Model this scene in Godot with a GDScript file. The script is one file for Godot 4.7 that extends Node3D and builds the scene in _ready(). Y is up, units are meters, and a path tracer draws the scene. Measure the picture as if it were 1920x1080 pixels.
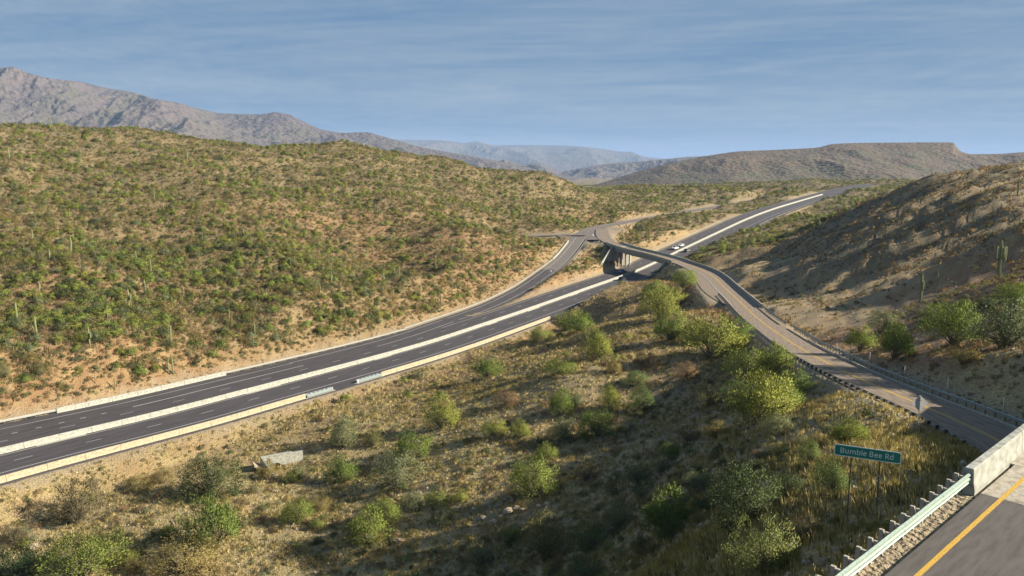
extends Node3D
# A desert highway interchange seen from a tall roadside mast. Metres; x to the right, -z ahead, y = 0 at the lens.
# Control points are Vector3(x, distance ahead, height).
const TERRAIN := [
	Vector3(-365.8, 430.0, 25.8), Vector3(-510.4, 600.0, -12.2), Vector3(-311.4, 480.0, 26.3), Vector3(-421.6, 650.0, -11.7), Vector3(-288.2, 490.0, 25.5), Vector3(-388.2, 660.0, -12.5),
	Vector3(-263.9, 500.0, 23.1), Vector3(-353.6, 670.0, -14.9), Vector3(-237.1, 515.0, 21.4), Vector3(-315.4, 685.0, -16.6), Vector3(-211.9, 530.0, 18.8), Vector3(-279.9, 700.0, -19.2),
	Vector3(-186.1, 560.0, 16.9), Vector3(-242.6, 730.0, -21.1), Vector3(-160.2, 590.0, 15.4), Vector3(-206.3, 760.0, -22.6), Vector3(-130.2, 600.0, 18.9), Vector3(-167.1, 770.0, -19.1),
	Vector3(-87.0, 640.0, 9.5), Vector3(-110.1, 810.0, -28.5), Vector3(-48.7, 650.0, 3.5), Vector3(-61.4, 820.0, -34.5), Vector3(-8.9, 650.0, -5.3), Vector3(-11.2, 820.0, -43.3),
	Vector3(16.9, 620.0, -2.9), Vector3(21.6, 790.0, -40.9), Vector3(29.6, 620.0, -5.9), Vector3(37.7, 790.0, -43.9), Vector3(55.8, 680.0, -15.2), Vector3(69.8, 850.0, -53.2),
	Vector3(117.3, 780.0, -17.4), Vector3(142.9, 950.0, -55.4), Vector3(190.7, 820.0, -20.5), Vector3(230.3, 990.0, -58.5), Vector3(265.0, 880.0, -24.4), Vector3(316.2, 1050.0, -62.4),
	Vector3(-107.9, 118.8, -44.5), Vector3(-131.4, 147.1, -38.0), Vector3(-154.3, 175.5, -27.2), Vector3(-191.5, 220.5, -16.0), Vector3(-258.8, 301.3, -0.3), Vector3(-100.5, 126.3, -42.9),
	Vector3(-117.2, 149.5, -34.9), Vector3(-152.7, 197.5, -27.4), Vector3(-198.9, 260.4, -16.6), Vector3(-256.0, 338.6, 0.6), Vector3(-100.0, 145.8, -45.2), Vector3(-125.4, 185.5, -39.5),
	Vector3(-151.6, 227.2, -28.7), Vector3(-179.3, 271.6, -15.5), Vector3(-227.4, 347.8, 1.2), Vector3(-90.4, 158.9, -44.7), Vector3(-103.0, 183.5, -35.6), Vector3(-125.5, 226.2, -26.3),
	Vector3(-162.0, 294.7, -15.9), Vector3(-209.6, 384.5, 0.2), Vector3(-79.8, 175.9, -44.8), Vector3(-98.4, 219.6, -38.9), Vector3(-122.8, 276.9, -29.8), Vector3(-144.6, 329.0, -17.0),
	Vector3(-174.6, 400.0, -1.1), Vector3(-68.5, 202.1, -46.0), Vector3(-79.3, 236.4, -37.8), Vector3(-91.3, 274.9, -27.2), Vector3(-112.7, 342.0, -17.1), Vector3(-144.5, 441.2, -3.1),
	Vector3(-50.3, 223.6, -45.5), Vector3(-59.5, 267.0, -37.8), Vector3(-75.4, 341.3, -29.3), Vector3(-90.5, 412.5, -16.8), Vector3(-106.6, 488.8, -0.6), Vector3(-32.5, 257.3, -47.5),
	Vector3(-39.2, 313.0, -41.6), Vector3(-44.4, 357.5, -30.7), Vector3(-51.0, 412.5, -19.8), Vector3(-62.4, 507.6, -7.5), Vector3(-15.3, 273.3, -45.6), Vector3(-17.1, 308.2, -37.9),
	Vector3(-19.8, 358.1, -29.7), Vector3(-24.3, 441.4, -22.5), Vector3(-29.8, 544.6, -12.3), Vector3(-4.7, 335.0, -42.6), Vector3(0.0, 368.0, -39.0), Vector3(10.4, 375.0, -39.8),
	Vector3(-8.7, 420.0, -32.9), Vector3(13.5, 490.0, -28.3), Vector3(15.3, 560.0, -17.1), Vector3(29.8, 480.0, -33.7), Vector3(51.0, 530.0, -30.6), Vector3(57.6, 600.0, -24.4),
	Vector3(97.3, 590.0, -30.8), Vector3(110.2, 670.0, -25.0), Vector3(167.8, 720.0, -27.8), Vector3(81.4, 472.0, -37.0), Vector3(67.6, 445.0, -37.3), Vector3(135.0, 545.0, -33.3),
	Vector3(97.9, 490.0, -35.0), Vector3(133.7, 440.0, -37.5), Vector3(165.4, 490.0, -35.0), Vector3(200.6, 540.0, -33.0), Vector3(298.5, 680.0, -27.6), Vector3(415.4, 820.0, -23.3),
	Vector3(534.2, 930.0, -20.7), Vector3(676.8, 1000.0, -20.3), Vector3(198.1, 480.0, -29.4), Vector3(80.0, 168.0, -29.6), Vector3(92.3, 170.0, -24.0), Vector3(103.7, 172.0, -18.2),
	Vector3(115.8, 175.0, -13.2), Vector3(131.0, 180.0, -8.5), Vector3(62.4, 130.0, -29.5), Vector3(71.9, 160.0, -31.7), Vector3(70.7, 136.0, -26.9), Vector3(86.4, 136.0, -19.2),
	Vector3(75.9, 113.0, -19.1), Vector3(54.3, 80.0, -19.3), Vector3(59.9, 101.0, -22.9), Vector3(48.7, 87.0, -22.9), Vector3(60.0, 112.0, -25.4), Vector3(79.4, 132.0, -22.4),
	Vector3(100.1, 150.0, -19.1), Vector3(102.2, 335.0, -38.3), Vector3(98.0, 300.0, -38.1), Vector3(83.8, 222.0, -36.0), Vector3(83.4, 202.0, -34.5), Vector3(64.5, 170.0, -33.6),
	Vector3(62.5, 148.0, -31.4), Vector3(29.8, 80.0, -26.3), Vector3(20.6, 58.0, -23.5), Vector3(14.5, 45.0, -21.0), Vector3(9.8, 36.0, -19.6), Vector3(14.7, 31.8, -15.1),
	Vector3(14.5, 29.5, -14.7), Vector3(18.7, 43.0, -18.0), Vector3(30.8, 67.0, -23.1), Vector3(22.6, 46.0, -17.9), Vector3(31.4, 59.0, -21.2), Vector3(12.7, 28.6, -15.1),
	Vector3(18.7, 38.5, -16.2), Vector3(7.1, 98.0, -43.4), Vector3(21.5, 131.0, -41.2), Vector3(14.9, 85.0, -37.6), Vector3(21.6, 88.0, -33.6), Vector3(28.4, 90.0, -31.0),
	Vector3(29.1, 120.0, -36.8), Vector3(37.2, 119.0, -32.1), Vector3(7.4, 72.0, -38.6), Vector3(2.3, 77.0, -43.1), Vector3(14.8, 59.5, -29.6), Vector3(10.1, 57.0, -31.9),
	Vector3(11.9, 31.0, -16.9), Vector3(-3.6, 82.0, -45.9), Vector3(-11.4, 97.0, -48.2), Vector3(-13.1, 113.0, -47.4), Vector3(2.9, 98.0, -43.4), Vector3(-4.4, 101.0, -47.0),
	Vector3(-24.5, 92.0, -51.5), Vector3(-29.7, 113.0, -51.8), Vector3(-38.2, 92.0, -51.5), Vector3(-46.5, 114.0, -51.3), Vector3(-58.6, 105.0, -52.2), Vector3(-67.6, 95.0, -53.2),
	Vector3(-79.1, 113.0, -50.9), Vector3(-68.4, 124.0, -52.5), Vector3(-84.2, 121.0, -49.7), Vector3(-95.8, 104.0, -48.4), Vector3(-84.0, 90.0, -50.4), Vector3(-43.9, 132.0, -52.6),
	Vector3(-27.6, 148.0, -50.9), Vector3(-23.0, 122.0, -51.2), Vector3(-7.1, 165.0, -49.4), Vector3(-5.2, 119.0, -45.4), Vector3(4.8, 170.0, -45.9), Vector3(3.7, 128.0, -44.0),
	Vector3(14.1, 142.0, -38.4), Vector3(12.6, 198.0, -46.3), Vector3(27.4, 205.0, -40.6), Vector3(50.7, 250.0, -42.3), Vector3(61.3, 258.0, -41.5), Vector3(42.9, 158.0, -35.8),
	Vector3(70.5, 362.0, -46.8), Vector3(56.9, 340.0, -48.9), Vector3(26.7, 272.0, -48.4), Vector3(7.4, 262.0, -55.0), Vector3(33.1, 162.0, -36.7), Vector3(20.5, 152.0, -38.8),
	Vector3(23.6, 138.0, -39.3), Vector3(-63.8, 138.0, -52.7), Vector3(-42.8, 166.0, -53.4), Vector3(-23.2, 204.0, -53.6), Vector3(-57.4, 157.0, -52.8), Vector3(-75.4, 132.0, -52.4),
	Vector3(97.0, 350.0, -39.0), Vector3(150.0, 350.0, -21.0), Vector3(218.0, 350.0, -3.0), Vector3(300.0, 350.0, 10.0), Vector3(91.0, 295.0, -37.3), Vector3(118.0, 295.0, -23.0),
	Vector3(150.0, 295.0, -10.5), Vector3(230.0, 295.0, 6.0), Vector3(87.0, 245.0, -35.4), Vector3(112.0, 245.0, -21.5), Vector3(140.0, 245.0, -8.0), Vector3(200.0, 245.0, 4.0),
	Vector3(86.0, 215.0, -33.6), Vector3(108.0, 215.0, -22.0), Vector3(134.0, 215.0, -10.0), Vector3(175.0, 215.0, 0.0), Vector3(97.0, 192.0, -29.5), Vector3(117.0, 192.0, -24.5),
	Vector3(144.0, 192.0, -16.0), Vector3(150.0, 425.0, -37.0), Vector3(230.0, 425.0, -30.0), Vector3(320.0, 425.0, -18.0), Vector3(320.0, 560.0, -24.0), Vector3(450.0, 560.0, -10.0),
	Vector3(0.0, -40.0, -14.0), Vector3(-60.0, 0.0, -38.0), Vector3(60.0, -40.0, -10.0), Vector3(70.0, 10.0, -13.0), Vector3(-150.0, 0.0, -42.0), Vector3(-400.0, 100.0, -42.0),
	Vector3(-60.0, 50.0, -43.0), Vector3(0.0, 12.0, -17.0), Vector3(100.0, 40.0, -9.0), Vector3(150.0, 90.0, -5.0), Vector3(210.0, 150.0, 3.0), Vector3(-20.0, 40.0, -36.0),
	Vector3(-300.0, -100.0, -42.0), Vector3(300.0, 100.0, 5.0), Vector3(300.0, -100.0, 0.0), Vector3(0.0, -300.0, -20.0), Vector3(700.0, 400.0, 10.0), Vector3(900.0, 900.0, -5.0),
	Vector3(-700.0, 300.0, 20.0), Vector3(-700.0, 700.0, 5.0), Vector3(-400.0, 900.0, -10.0), Vector3(0.0, 1000.0, -25.0), Vector3(400.0, 1150.0, -20.0), Vector3(0.0, 1500.0, -35.0),
	Vector3(-900.0, 1500.0, -40.0), Vector3(900.0, 1500.0, -30.0),
]
const HIGHWAY := [
	Vector3(-161.3, 7.9, -44.4), Vector3(-124.8, 67.6, -46.5), Vector3(-103.9, 101.7, -47.7), Vector3(-88.2, 127.3, -48.6), Vector3(-80.5, 140.0, -49.5), Vector3(-71.1, 155.3, -50.5),
	Vector3(-60.7, 172.4, -51.1), Vector3(-47.0, 194.7, -52.0), Vector3(-25.9, 229.2, -52.9), Vector3(-7.3, 259.6, -52.5), Vector3(8.0, 284.6, -52.0), Vector3(31.6, 323.1, -50.8),
	Vector3(56.5, 366.0, -50.1), Vector3(68.0, 384.0, -48.8), Vector3(85.7, 412.0, -46.0), Vector3(121.2, 462.0, -39.4), Vector3(155.1, 512.0, -33.8), Vector3(191.9, 570.0, -30.2),
	Vector3(244.5, 660.0, -28.0), Vector3(302.0, 760.0, -26.2), Vector3(373.4, 880.0, -23.8), Vector3(477.4, 1050.0, -22.0),
]
const SIDE_ROAD := [
	Vector3(30.0, 12.0, -18.5), Vector3(34.0, 30.0, -19.3), Vector3(38.0, 50.0, -21.0), Vector3(40.2, 61.0, -22.0), Vector3(42.1, 74.5, -23.9), Vector3(43.4, 92.0, -25.9),
	Vector3(47.1, 122.0, -29.1), Vector3(52.5, 150.0, -32.2), Vector3(57.5, 178.0, -34.8), Vector3(62.6, 208.0, -36.4), Vector3(68.1, 244.0, -37.9), Vector3(73.5, 280.0, -39.1),
	Vector3(76.4, 312.0, -40.7), Vector3(75.5, 345.0, -41.9), Vector3(71.3, 362.0, -41.4), Vector3(63.8, 374.0, -40.5), Vector3(57.3, 385.0, -39.8), Vector3(52.9, 390.0, -38.9),
	Vector3(49.5, 402.0, -37.1), Vector3(49.2, 424.0, -36.2), Vector3(52.3, 446.0, -35.0),
]
const RAMP := [
	Vector3(-57.7, 201.3, -52.0), Vector3(-37.0, 236.0, -52.9), Vector3(-25.3, 258.1, -52.6), Vector3(-8.2, 293.0, -52.3), Vector3(6.9, 328.0, -50.2), Vector3(14.4, 346.0, -47.6),
	Vector3(18.6, 357.0, -46.6), Vector3(26.2, 378.0, -43.8), Vector3(31.5, 395.0, -40.5), Vector3(35.9, 412.0, -38.0), Vector3(40.1, 430.0, -36.4), Vector3(45.6, 450.0, -35.3),
	Vector3(54.5, 468.0, -34.7), Vector3(67.5, 490.0, -34.7), Vector3(84.8, 520.0, -34.3), Vector3(146.7, 610.0, -32.3), Vector3(217.3, 720.0, -30.5), Vector3(256.7, 780.0, -29.6),
]
const STUB := [
	Vector3(39.0, 428.0, -36.5), Vector3(29.3, 424.0, -36.2), Vector3(20.5, 424.0, -36.2), Vector3(11.7, 422.0, -36.6), Vector3(0.0, 418.0, -37.4),
]
const NEAR_ROAD := [
	Vector3(-29.1, -20.0, -13.5), Vector3(-7.0, 0.2, -13.5), Vector3(15.1, 20.5, -13.5), Vector3(29.8, 34.0, -13.5), Vector3(44.6, 47.5, -13.5), Vector3(59.3, 61.0, -13.5),
	Vector3(81.4, 81.2, -13.5), Vector3(103.5, 101.5, -13.5), Vector3(140.4, 135.2, -13.5),
]
const RANGE_CREST := [
	Vector3(-4780.5, 5200.0, 753.1), Vector3(-4367.1, 5200.0, 736.4), Vector3(-3956.0, 5200.0, 696.1), Vector3(-3611.2, 5200.0, 676.0), Vector3(-3336.5, 5200.0, 645.7), Vector3(-3248.9, 5200.0, 652.4),
	Vector3(-3131.8, 5200.0, 605.2), Vector3(-2995.4, 5200.0, 574.8), Vector3(-2822.7, 5200.0, 557.9), Vector3(-2651.7, 5200.0, 517.2), Vector3(-2479.3, 5200.0, 490.0), Vector3(-2342.5, 5200.0, 449.1),
	Vector3(-2204.3, 5200.0, 425.3), Vector3(-2066.7, 5200.0, 387.7), Vector3(-1928.3, 5200.0, 356.9), Vector3(-1788.5, 5200.0, 350.0), Vector3(-1648.2, 5200.0, 350.0), Vector3(-1559.9, 5200.0, 363.7),
	Vector3(-1455.5, 5200.0, 346.6), Vector3(-1369.6, 5200.0, 301.9), Vector3(-1266.1, 5200.0, 253.7), Vector3(-1126.2, 5200.0, 229.5), Vector3(-950.2, 5200.0, 233.0), Vector3(-775.3, 5200.0, 184.6),
	Vector3(-600.0, 5200.0, 136.0), Vector3(-388.7, 5200.0, 97.8), Vector3(-141.5, 5200.0, 55.9), Vector3(70.9, 5200.0, 10.5), Vector3(283.8, 5200.0, -38.6), Vector3(497.2, 5200.0, -70.2),
]
const BLUE_CREST := [
	Vector3(-3659.8, 15000.0, 532.4), Vector3(-2845.3, 15000.0, 572.4), Vector3(-2033.2, 15000.0, 532.4), Vector3(-1321.7, 15000.0, 522.4), Vector3(-915.5, 15000.0, 472.5), Vector3(-661.0, 15000.0, 502.5),
	Vector3(-356.2, 15000.0, 432.4), Vector3(407.1, 15000.0, 432.4), Vector3(1119.6, 15000.0, 422.4), Vector3(1731.3, 15000.0, 362.3), Vector3(2037.9, 15000.0, 312.1), Vector3(2292.9, 15000.0, 302.1),
	Vector3(2550.0, 15000.0, 211.7), Vector3(2856.9, 15000.0, 181.5), Vector3(3470.9, 15000.0, 131.1), Vector3(4493.7, 15000.0, 90.8),
]
const GREY_CREST := [
	Vector3(-266.0, 6500.0, -30.7), Vector3(-66.3, 6500.0, 69.9), Vector3(66.4, 6500.0, 30.6), Vector3(221.3, 6500.0, 39.4), Vector3(399.0, 6500.0, -30.7), Vector3(620.0, 6500.0, 8.8),
	Vector3(840.9, 6500.0, 39.4), Vector3(1061.8, 6500.0, 52.5), Vector3(1238.3, 6500.0, 69.9), Vector3(1458.6, 6500.0, 91.7), Vector3(1679.3, 6500.0, 100.4), Vector3(2033.2, 6500.0, 91.7),
]
const MESA_CREST := [
	Vector3(143.7, 2100.0, -55.4), Vector3(229.7, 2100.0, -42.6), Vector3(315.2, 2100.0, -15.6), Vector3(414.7, 2100.0, 11.3), Vector3(514.0, 2100.0, 31.0), Vector3(599.1, 2100.0, 43.7),
	Vector3(698.8, 2100.0, 47.9), Vector3(812.5, 2100.0, 53.5), Vector3(854.7, 2100.0, 63.3), Vector3(911.5, 2100.0, 66.1), Vector3(1053.8, 2100.0, 67.5), Vector3(1174.8, 2100.0, 67.5),
	Vector3(1185.6, 2100.0, 57.7), Vector3(1201.1, 2100.0, 43.7), Vector3(1230.3, 2100.0, 36.7), Vector3(1313.0, 2100.0, 38.1), Vector3(1369.6, 2100.0, 42.3), Vector3(1568.5, 2100.0, 49.3),
	Vector3(1768.9, 2100.0, 43.7), Vector3(2053.3, 2100.0, 49.3),
]

var rng := RandomNumberGenerator.new()
var mats := {}
var noise_a := FastNoiseLite.new()
var noise_b := FastNoiseLite.new()
var noise_c := FastNoiseLite.new()
var noise_d := FastNoiseLite.new()
var road_list := []
var cells := {}
var taken := {}

class Path:
	var p := PackedVector3Array()
	var s := PackedFloat32Array()
	func total() -> float:
		return s[s.size() - 1]
	func seg(q: float) -> int:
		var i := s.bsearch(q) - 1
		return clampi(i, 0, p.size() - 2)
	func at(q: float) -> Vector3:
		var i := seg(q)
		return p[i].lerp(p[i + 1], (q - s[i]) / (s[i + 1] - s[i]))
	func dir(q: float) -> Vector3:
		var i := seg(q)
		var j := maxi(i - 1, 0)
		var k := mini(i + 2, p.size() - 1)
		return (p[k] - p[j]).normalized()
	func right(q: float) -> Vector3:
		var t := dir(q)
		return Vector3(-t.z, 0, t.x).normalized()
	func off(q: float, o: float, up := 0.0) -> Vector3:
		return at(q) + right(q) * o + Vector3(0, up, 0)
	func near_s(v: Vector3) -> float:
		var best := 1e20
		var r := 0.0
		for i in p.size():
			var dx := p[i].x - v.x
			var dz := p[i].z - v.z
			if dx * dx + dz * dz < best:
				best = dx * dx + dz * dz
				r = s[i]
		return r

func make_path(c: Array, step := 4.0) -> Path:
	var o := Path.new()
	var v := []
	for q in c:
		v.append(Vector3(q.x, q.z, -q.y))
	var n := v.size()
	for i in n - 1:
		var a: Vector3 = v[maxi(i - 1, 0)]
		var b: Vector3 = v[i]
		var e: Vector3 = v[i + 1]
		var f: Vector3 = v[mini(i + 2, n - 1)]
		var m := maxi(1, int(b.distance_to(e) / step))
		for k in m:
			o.p.append(b.cubic_interpolate(e, a, f, float(k) / m))
	o.p.append(v[n - 1])
	# ease the joints
	for pass_ in 6:
		var w := o.p.duplicate()
		for i in range(1, w.size() - 1):
			o.p[i] = (w[i - 1] + w[i] * 2.0 + w[i + 1]) / 4.0
	var t := 0.0
	for i in o.p.size():
		if i > 0:
			t += o.p[i].distance_to(o.p[i - 1])
		o.s.append(t)
	return o

func lin(r: float, g: float, b: float) -> Color:
	return Color(r, g, b).linear_to_srgb()

func numbered(called: String) -> String:
	if not taken.has(called):
		taken[called] = 0
		return called
	taken[called] += 1
	return "%s_%03d" % [called, taken[called]]

func tag(o: Node, label: String, category: String, group := "", kind := "") -> void:
	if label != "":
		o.set_meta("label", label)
	if category != "":
		o.set_meta("category", category)
	if group != "":
		o.set_meta("group", group)
	if kind != "":
		o.set_meta("kind", kind)

func thing(called: String, label: String, category: String, at := Vector3.ZERO, turn := 0.0, group := "") -> Node3D:
	var o := Node3D.new()
	o.name = numbered(called)
	add_child(o)
	o.position = at
	o.rotation.y = turn
	tag(o, label, category, group)
	return o

func part(called: String, mesh: Mesh, mat: Material, parent: Node, at := Vector3.ZERO) -> MeshInstance3D:
	var o := MeshInstance3D.new()
	o.name = numbered(called) if parent == self else called
	o.mesh = mesh
	if mat:
		o.material_override = mat
	parent.add_child(o, true)
	o.position = at
	return o

func st_new() -> SurfaceTool:
	var st := SurfaceTool.new()
	st.begin(Mesh.PRIMITIVE_TRIANGLES)
	return st

func quad(st: SurfaceTool, a: Vector3, b: Vector3, c: Vector3, d: Vector3) -> void:
	# a b c d run clockwise seen from the front
	st.set_smooth_group(-1)
	st.add_vertex(a)
	st.add_vertex(b)
	st.add_vertex(c)
	st.add_vertex(a)
	st.add_vertex(c)
	st.add_vertex(d)

func box(st: SurfaceTool, c: Vector3, e: Vector3, b := Basis.IDENTITY, ch := 0.0) -> void:
	# a box of half sizes e round c, with chamfered upright edges and top when ch > 0
	var x := b.x * e.x
	var y := b.y * e.y
	var z := b.z * e.z
	if ch <= 0.0:
		quad(st, c - x + y + z, c + x + y + z, c + x - y + z, c - x - y + z)
		quad(st, c + x + y - z, c - x + y - z, c - x - y - z, c + x - y - z)
		quad(st, c + x + y + z, c + x + y - z, c + x - y - z, c + x - y + z)
		quad(st, c - x + y - z, c - x + y + z, c - x - y + z, c - x - y - z)
		quad(st, c - x + y - z, c + x + y - z, c + x + y + z, c - x + y + z)
		quad(st, c - x - y + z, c + x - y + z, c + x - y - z, c - x - y - z)
		return
	var o := []
	var xs := [-e.x, -e.x + ch, e.x - ch, e.x, e.x, e.x - ch, -e.x + ch, -e.x]
	var zs := [e.z - ch, e.z, e.z, e.z - ch, -e.z + ch, -e.z, -e.z, -e.z + ch]
	for i in 8:
		o.append(b.x * xs[i] + b.z * zs[i])
	for i in 8:
		var p: Vector3 = o[i]
		var q: Vector3 = o[(i + 1) % 8]
		var yt: Vector3 = b.y * (e.y - ch)
		quad(st, c + p + yt, c + q + yt, c + q - y, c + p - y)
		var k := 1.0 - ch / maxf(e.x, ch * 2.0)
		var kz := 1.0 - ch / maxf(e.z, ch * 2.0)
		var pi: Vector3 = b.x * (xs[i] * k) + b.z * (zs[i] * kz)
		var qi: Vector3 = b.x * (xs[(i + 1) % 8] * k) + b.z * (zs[(i + 1) % 8] * kz)
		quad(st, c + pi + y, c + qi + y, c + q + yt, c + p + yt)
		st.add_vertex(c + y); st.add_vertex(c + qi + y); st.add_vertex(c + pi + y)

func tube(st: SurfaceTool, pts: Array, radii: Array, sides := 8) -> void:
	var n := pts.size()
	var rings := []
	for i in n:
		var a: Vector3 = pts[maxi(i - 1, 0)]
		var b: Vector3 = pts[mini(i + 1, n - 1)]
		var t := (b - a).normalized()
		var u := t.cross(Vector3(0.3, 0.1, 1)).normalized()
		var w := t.cross(u)
		var r := []
		for k in sides:
			var g := TAU * k / sides
			r.append(pts[i] + (u * cos(g) + w * sin(g)) * radii[i])
		rings.append(r)
	for i in n - 1:
		for k in sides:
			var k2 := (k + 1) % sides
			quad(st, rings[i + 1][k], rings[i + 1][k2], rings[i][k2], rings[i][k])
	for k in range(1, sides - 1):
		st.add_vertex(rings[n - 1][0]); st.add_vertex(rings[n - 1][k + 1]); st.add_vertex(rings[n - 1][k])

func done(st: SurfaceTool) -> ArrayMesh:
	st.generate_normals()
	return st.commit()

func noise_tex(freq: float, seed_: int, dark: Color, mid: Color, light: Color, size := 512, octaves := 5, type := FastNoiseLite.TYPE_SIMPLEX_SMOOTH) -> NoiseTexture2D:
	var n := FastNoiseLite.new()
	n.noise_type = type
	n.seed = seed_
	n.frequency = freq
	n.fractal_octaves = octaves
	var t := NoiseTexture2D.new()
	t.width = size
	t.height = size
	t.seamless = true
	t.noise = n
	var g := Gradient.new()
	g.offsets = PackedFloat32Array([0.0, 0.5, 1.0])
	g.colors = PackedColorArray([dark, mid, light])
	t.color_ramp = g
	return t

func bump_tex(freq: float, seed_: int, strength: float, size := 512) -> NoiseTexture2D:
	var n := FastNoiseLite.new()
	n.seed = seed_
	n.frequency = freq
	n.fractal_octaves = 5
	var t := NoiseTexture2D.new()
	t.width = size
	t.height = size
	t.seamless = true
	t.noise = n
	t.as_normal_map = true
	t.bump_strength = strength
	return t

func mat(called: String, c: Color, rough := 0.9, tex: Texture2D = null, scale := 0.5, nrm: Texture2D = null, metal := 0.0) -> StandardMaterial3D:
	var m := StandardMaterial3D.new()
	m.resource_name = called
	m.albedo_color = c
	m.roughness = rough
	m.metallic = metal
	if tex:
		m.albedo_texture = tex
	if tex or nrm:
		m.uv1_triplanar = true
		m.uv1_world_triplanar = true
		m.uv1_scale = Vector3(scale, scale, scale)
	if nrm:
		m.normal_enabled = true
		m.normal_texture = nrm
	mats[called] = m
	return m

# ---------------------------------------------------------------- the lie of the land
var rbf_x := PackedFloat32Array()
var rbf_z := PackedFloat32Array()
var rbf_w := PackedFloat32Array()
var rbf_lin := Vector3.ZERO
const RBF_C := 0.09
const TH0 := -100.0
const THN := 161
const THS := 1.25
const R0 := 10.0
const RN := 170
const RQ := 0.0345
var coarse := PackedFloat32Array()

func solve_terrain() -> void:
	var n := TERRAIN.size()
	var m := n + 3
	var a := []
	for i in n:
		rbf_x.append(TERRAIN[i].x * 0.01)
		rbf_z.append(TERRAIN[i].y * 0.01)
	for i in m:
		var row := PackedFloat64Array()
		row.resize(m + 1)
		if i < n:
			for j in n:
				var dx := rbf_x[i] - rbf_x[j]
				var dz := rbf_z[i] - rbf_z[j]
				row[j] = sqrt(dx * dx + dz * dz + RBF_C * RBF_C)
			row[i] -= 0.004
			row[n] = 1.0
			row[n + 1] = rbf_x[i]
			row[n + 2] = rbf_z[i]
			row[m] = TERRAIN[i].z
		else:
			for j in n:
				row[j] = 1.0 if i == n else (rbf_x[j] if i == n + 1 else rbf_z[j])
		a.append(row)
	for i in m:
		var best := i
		for j in range(i + 1, m):
			if absf(a[j][i]) > absf(a[best][i]):
				best = j
		var tmp: PackedFloat64Array = a[i]
		a[i] = a[best]
		a[best] = tmp
		var ri: PackedFloat64Array = a[i]
		var inv := 1.0 / ri[i]
		for j in range(i + 1, m):
			var rj: PackedFloat64Array = a[j]
			var f := rj[i] * inv
			if f != 0.0:
				for k in range(i, m + 1):
					rj[k] -= f * ri[k]
				a[j] = rj
	var x := PackedFloat64Array()
	x.resize(m)
	for i in range(m - 1, -1, -1):
		var t: float = a[i][m]
		for j in range(i + 1, m):
			t -= a[i][j] * x[j]
		x[i] = t / a[i][i]
	for i in n:
		rbf_w.append(x[i])
	rbf_lin = Vector3(x[n], x[n + 1], x[n + 2])
	# sampled once on rings round the mast
	coarse.resize(THN * RN)
	for j in RN:
		var r := R0 * exp(RQ * j) * 0.01
		for i in THN:
			var th := deg_to_rad(TH0 + THS * i)
			var px := r * sin(th)
			var pz := r * cos(th)
			var h := rbf_lin.x + rbf_lin.y * px + rbf_lin.z * pz
			for k in n:
				var dx := px - rbf_x[k]
				var dz := pz - rbf_z[k]
				h += rbf_w[k] * sqrt(dx * dx + dz * dz + 0.0081)
			coarse[j * THN + i] = h

func nat(x: float, d: float) -> float:
	var r := sqrt(x * x + d * d)
	var u := clampf((rad_to_deg(atan2(x, d)) - TH0) / THS, 0.0, THN - 1.001)
	var v := clampf(log(maxf(r, R0) / R0) / RQ, 0.0, RN - 1.001)
	var i := int(u)
	var j := int(v)
	var fu := u - i
	var fv := v - j
	fu = fu * fu * (3.0 - 2.0 * fu) * 0.35 + fu * 0.65
	fv = fv * fv * (3.0 - 2.0 * fv) * 0.35 + fv * 0.65
	var k := j * THN + i
	var h := lerpf(lerpf(coarse[k], coarse[k + 1], fu), lerpf(coarse[k + THN], coarse[k + THN + 1], fu), fv)
	if r > 1500.0:
		h = lerpf(h, -70.0, smoothstep(1500.0, 2600.0, r))
	var far := clampf(d / 260.0, 0.12, 1.0)
	h += noise_a.get_noise_2d(x, d) * 5.0 * far * far
	h += noise_b.get_noise_2d(x, d) * 1.5 * clampf(far, 0.2, 0.8) * (0.6 + 0.4 * smoothstep(130.0, 200.0, d))
	h += noise_c.get_noise_2d(x, d) * (0.24 + 0.21 * smoothstep(130.0, 200.0, d))
	if x > 70.0 and d > 150.0 and d < 400.0:
		var w := smoothstep(80.0, 96.0, x) * smoothstep(160.0, 185.0, d) * (1.0 - smoothstep(330.0, 390.0, d))
		h += (noise_d.get_noise_2d(x * 0.2 + d * 0.1, d * 1.5) * 4.2 + noise_d.get_noise_2d(x * 0.5 + 90.0, d * 4.0) * 0.9) * w
	return h

func add_road(path: Path, left: float, rightw: float, up: float, down: float, gap := Vector2(-1, -1), narrow := Vector3(1e9, 0, 0)) -> void:
	var id := road_list.size()
	road_list.append({"path": path, "l": left, "r": rightw, "up": up, "down": down, "gap": gap, "narrow": narrow})
	for i in path.p.size() - 1:
		var m := (path.p[i] + path.p[i + 1]) * 0.5
		var reach := 44.0
		for cx in range(int(floor((m.x - reach) / 16.0)), int(floor((m.x + reach) / 16.0)) + 1):
			for cz in range(int(floor((-m.z - reach) / 16.0)), int(floor((-m.z + reach) / 16.0)) + 1):
				var key := cx * 4096 + cz
				if not cells.has(key):
					cells[key] = PackedInt32Array()
				cells[key].append(id * 10000 + i)

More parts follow.
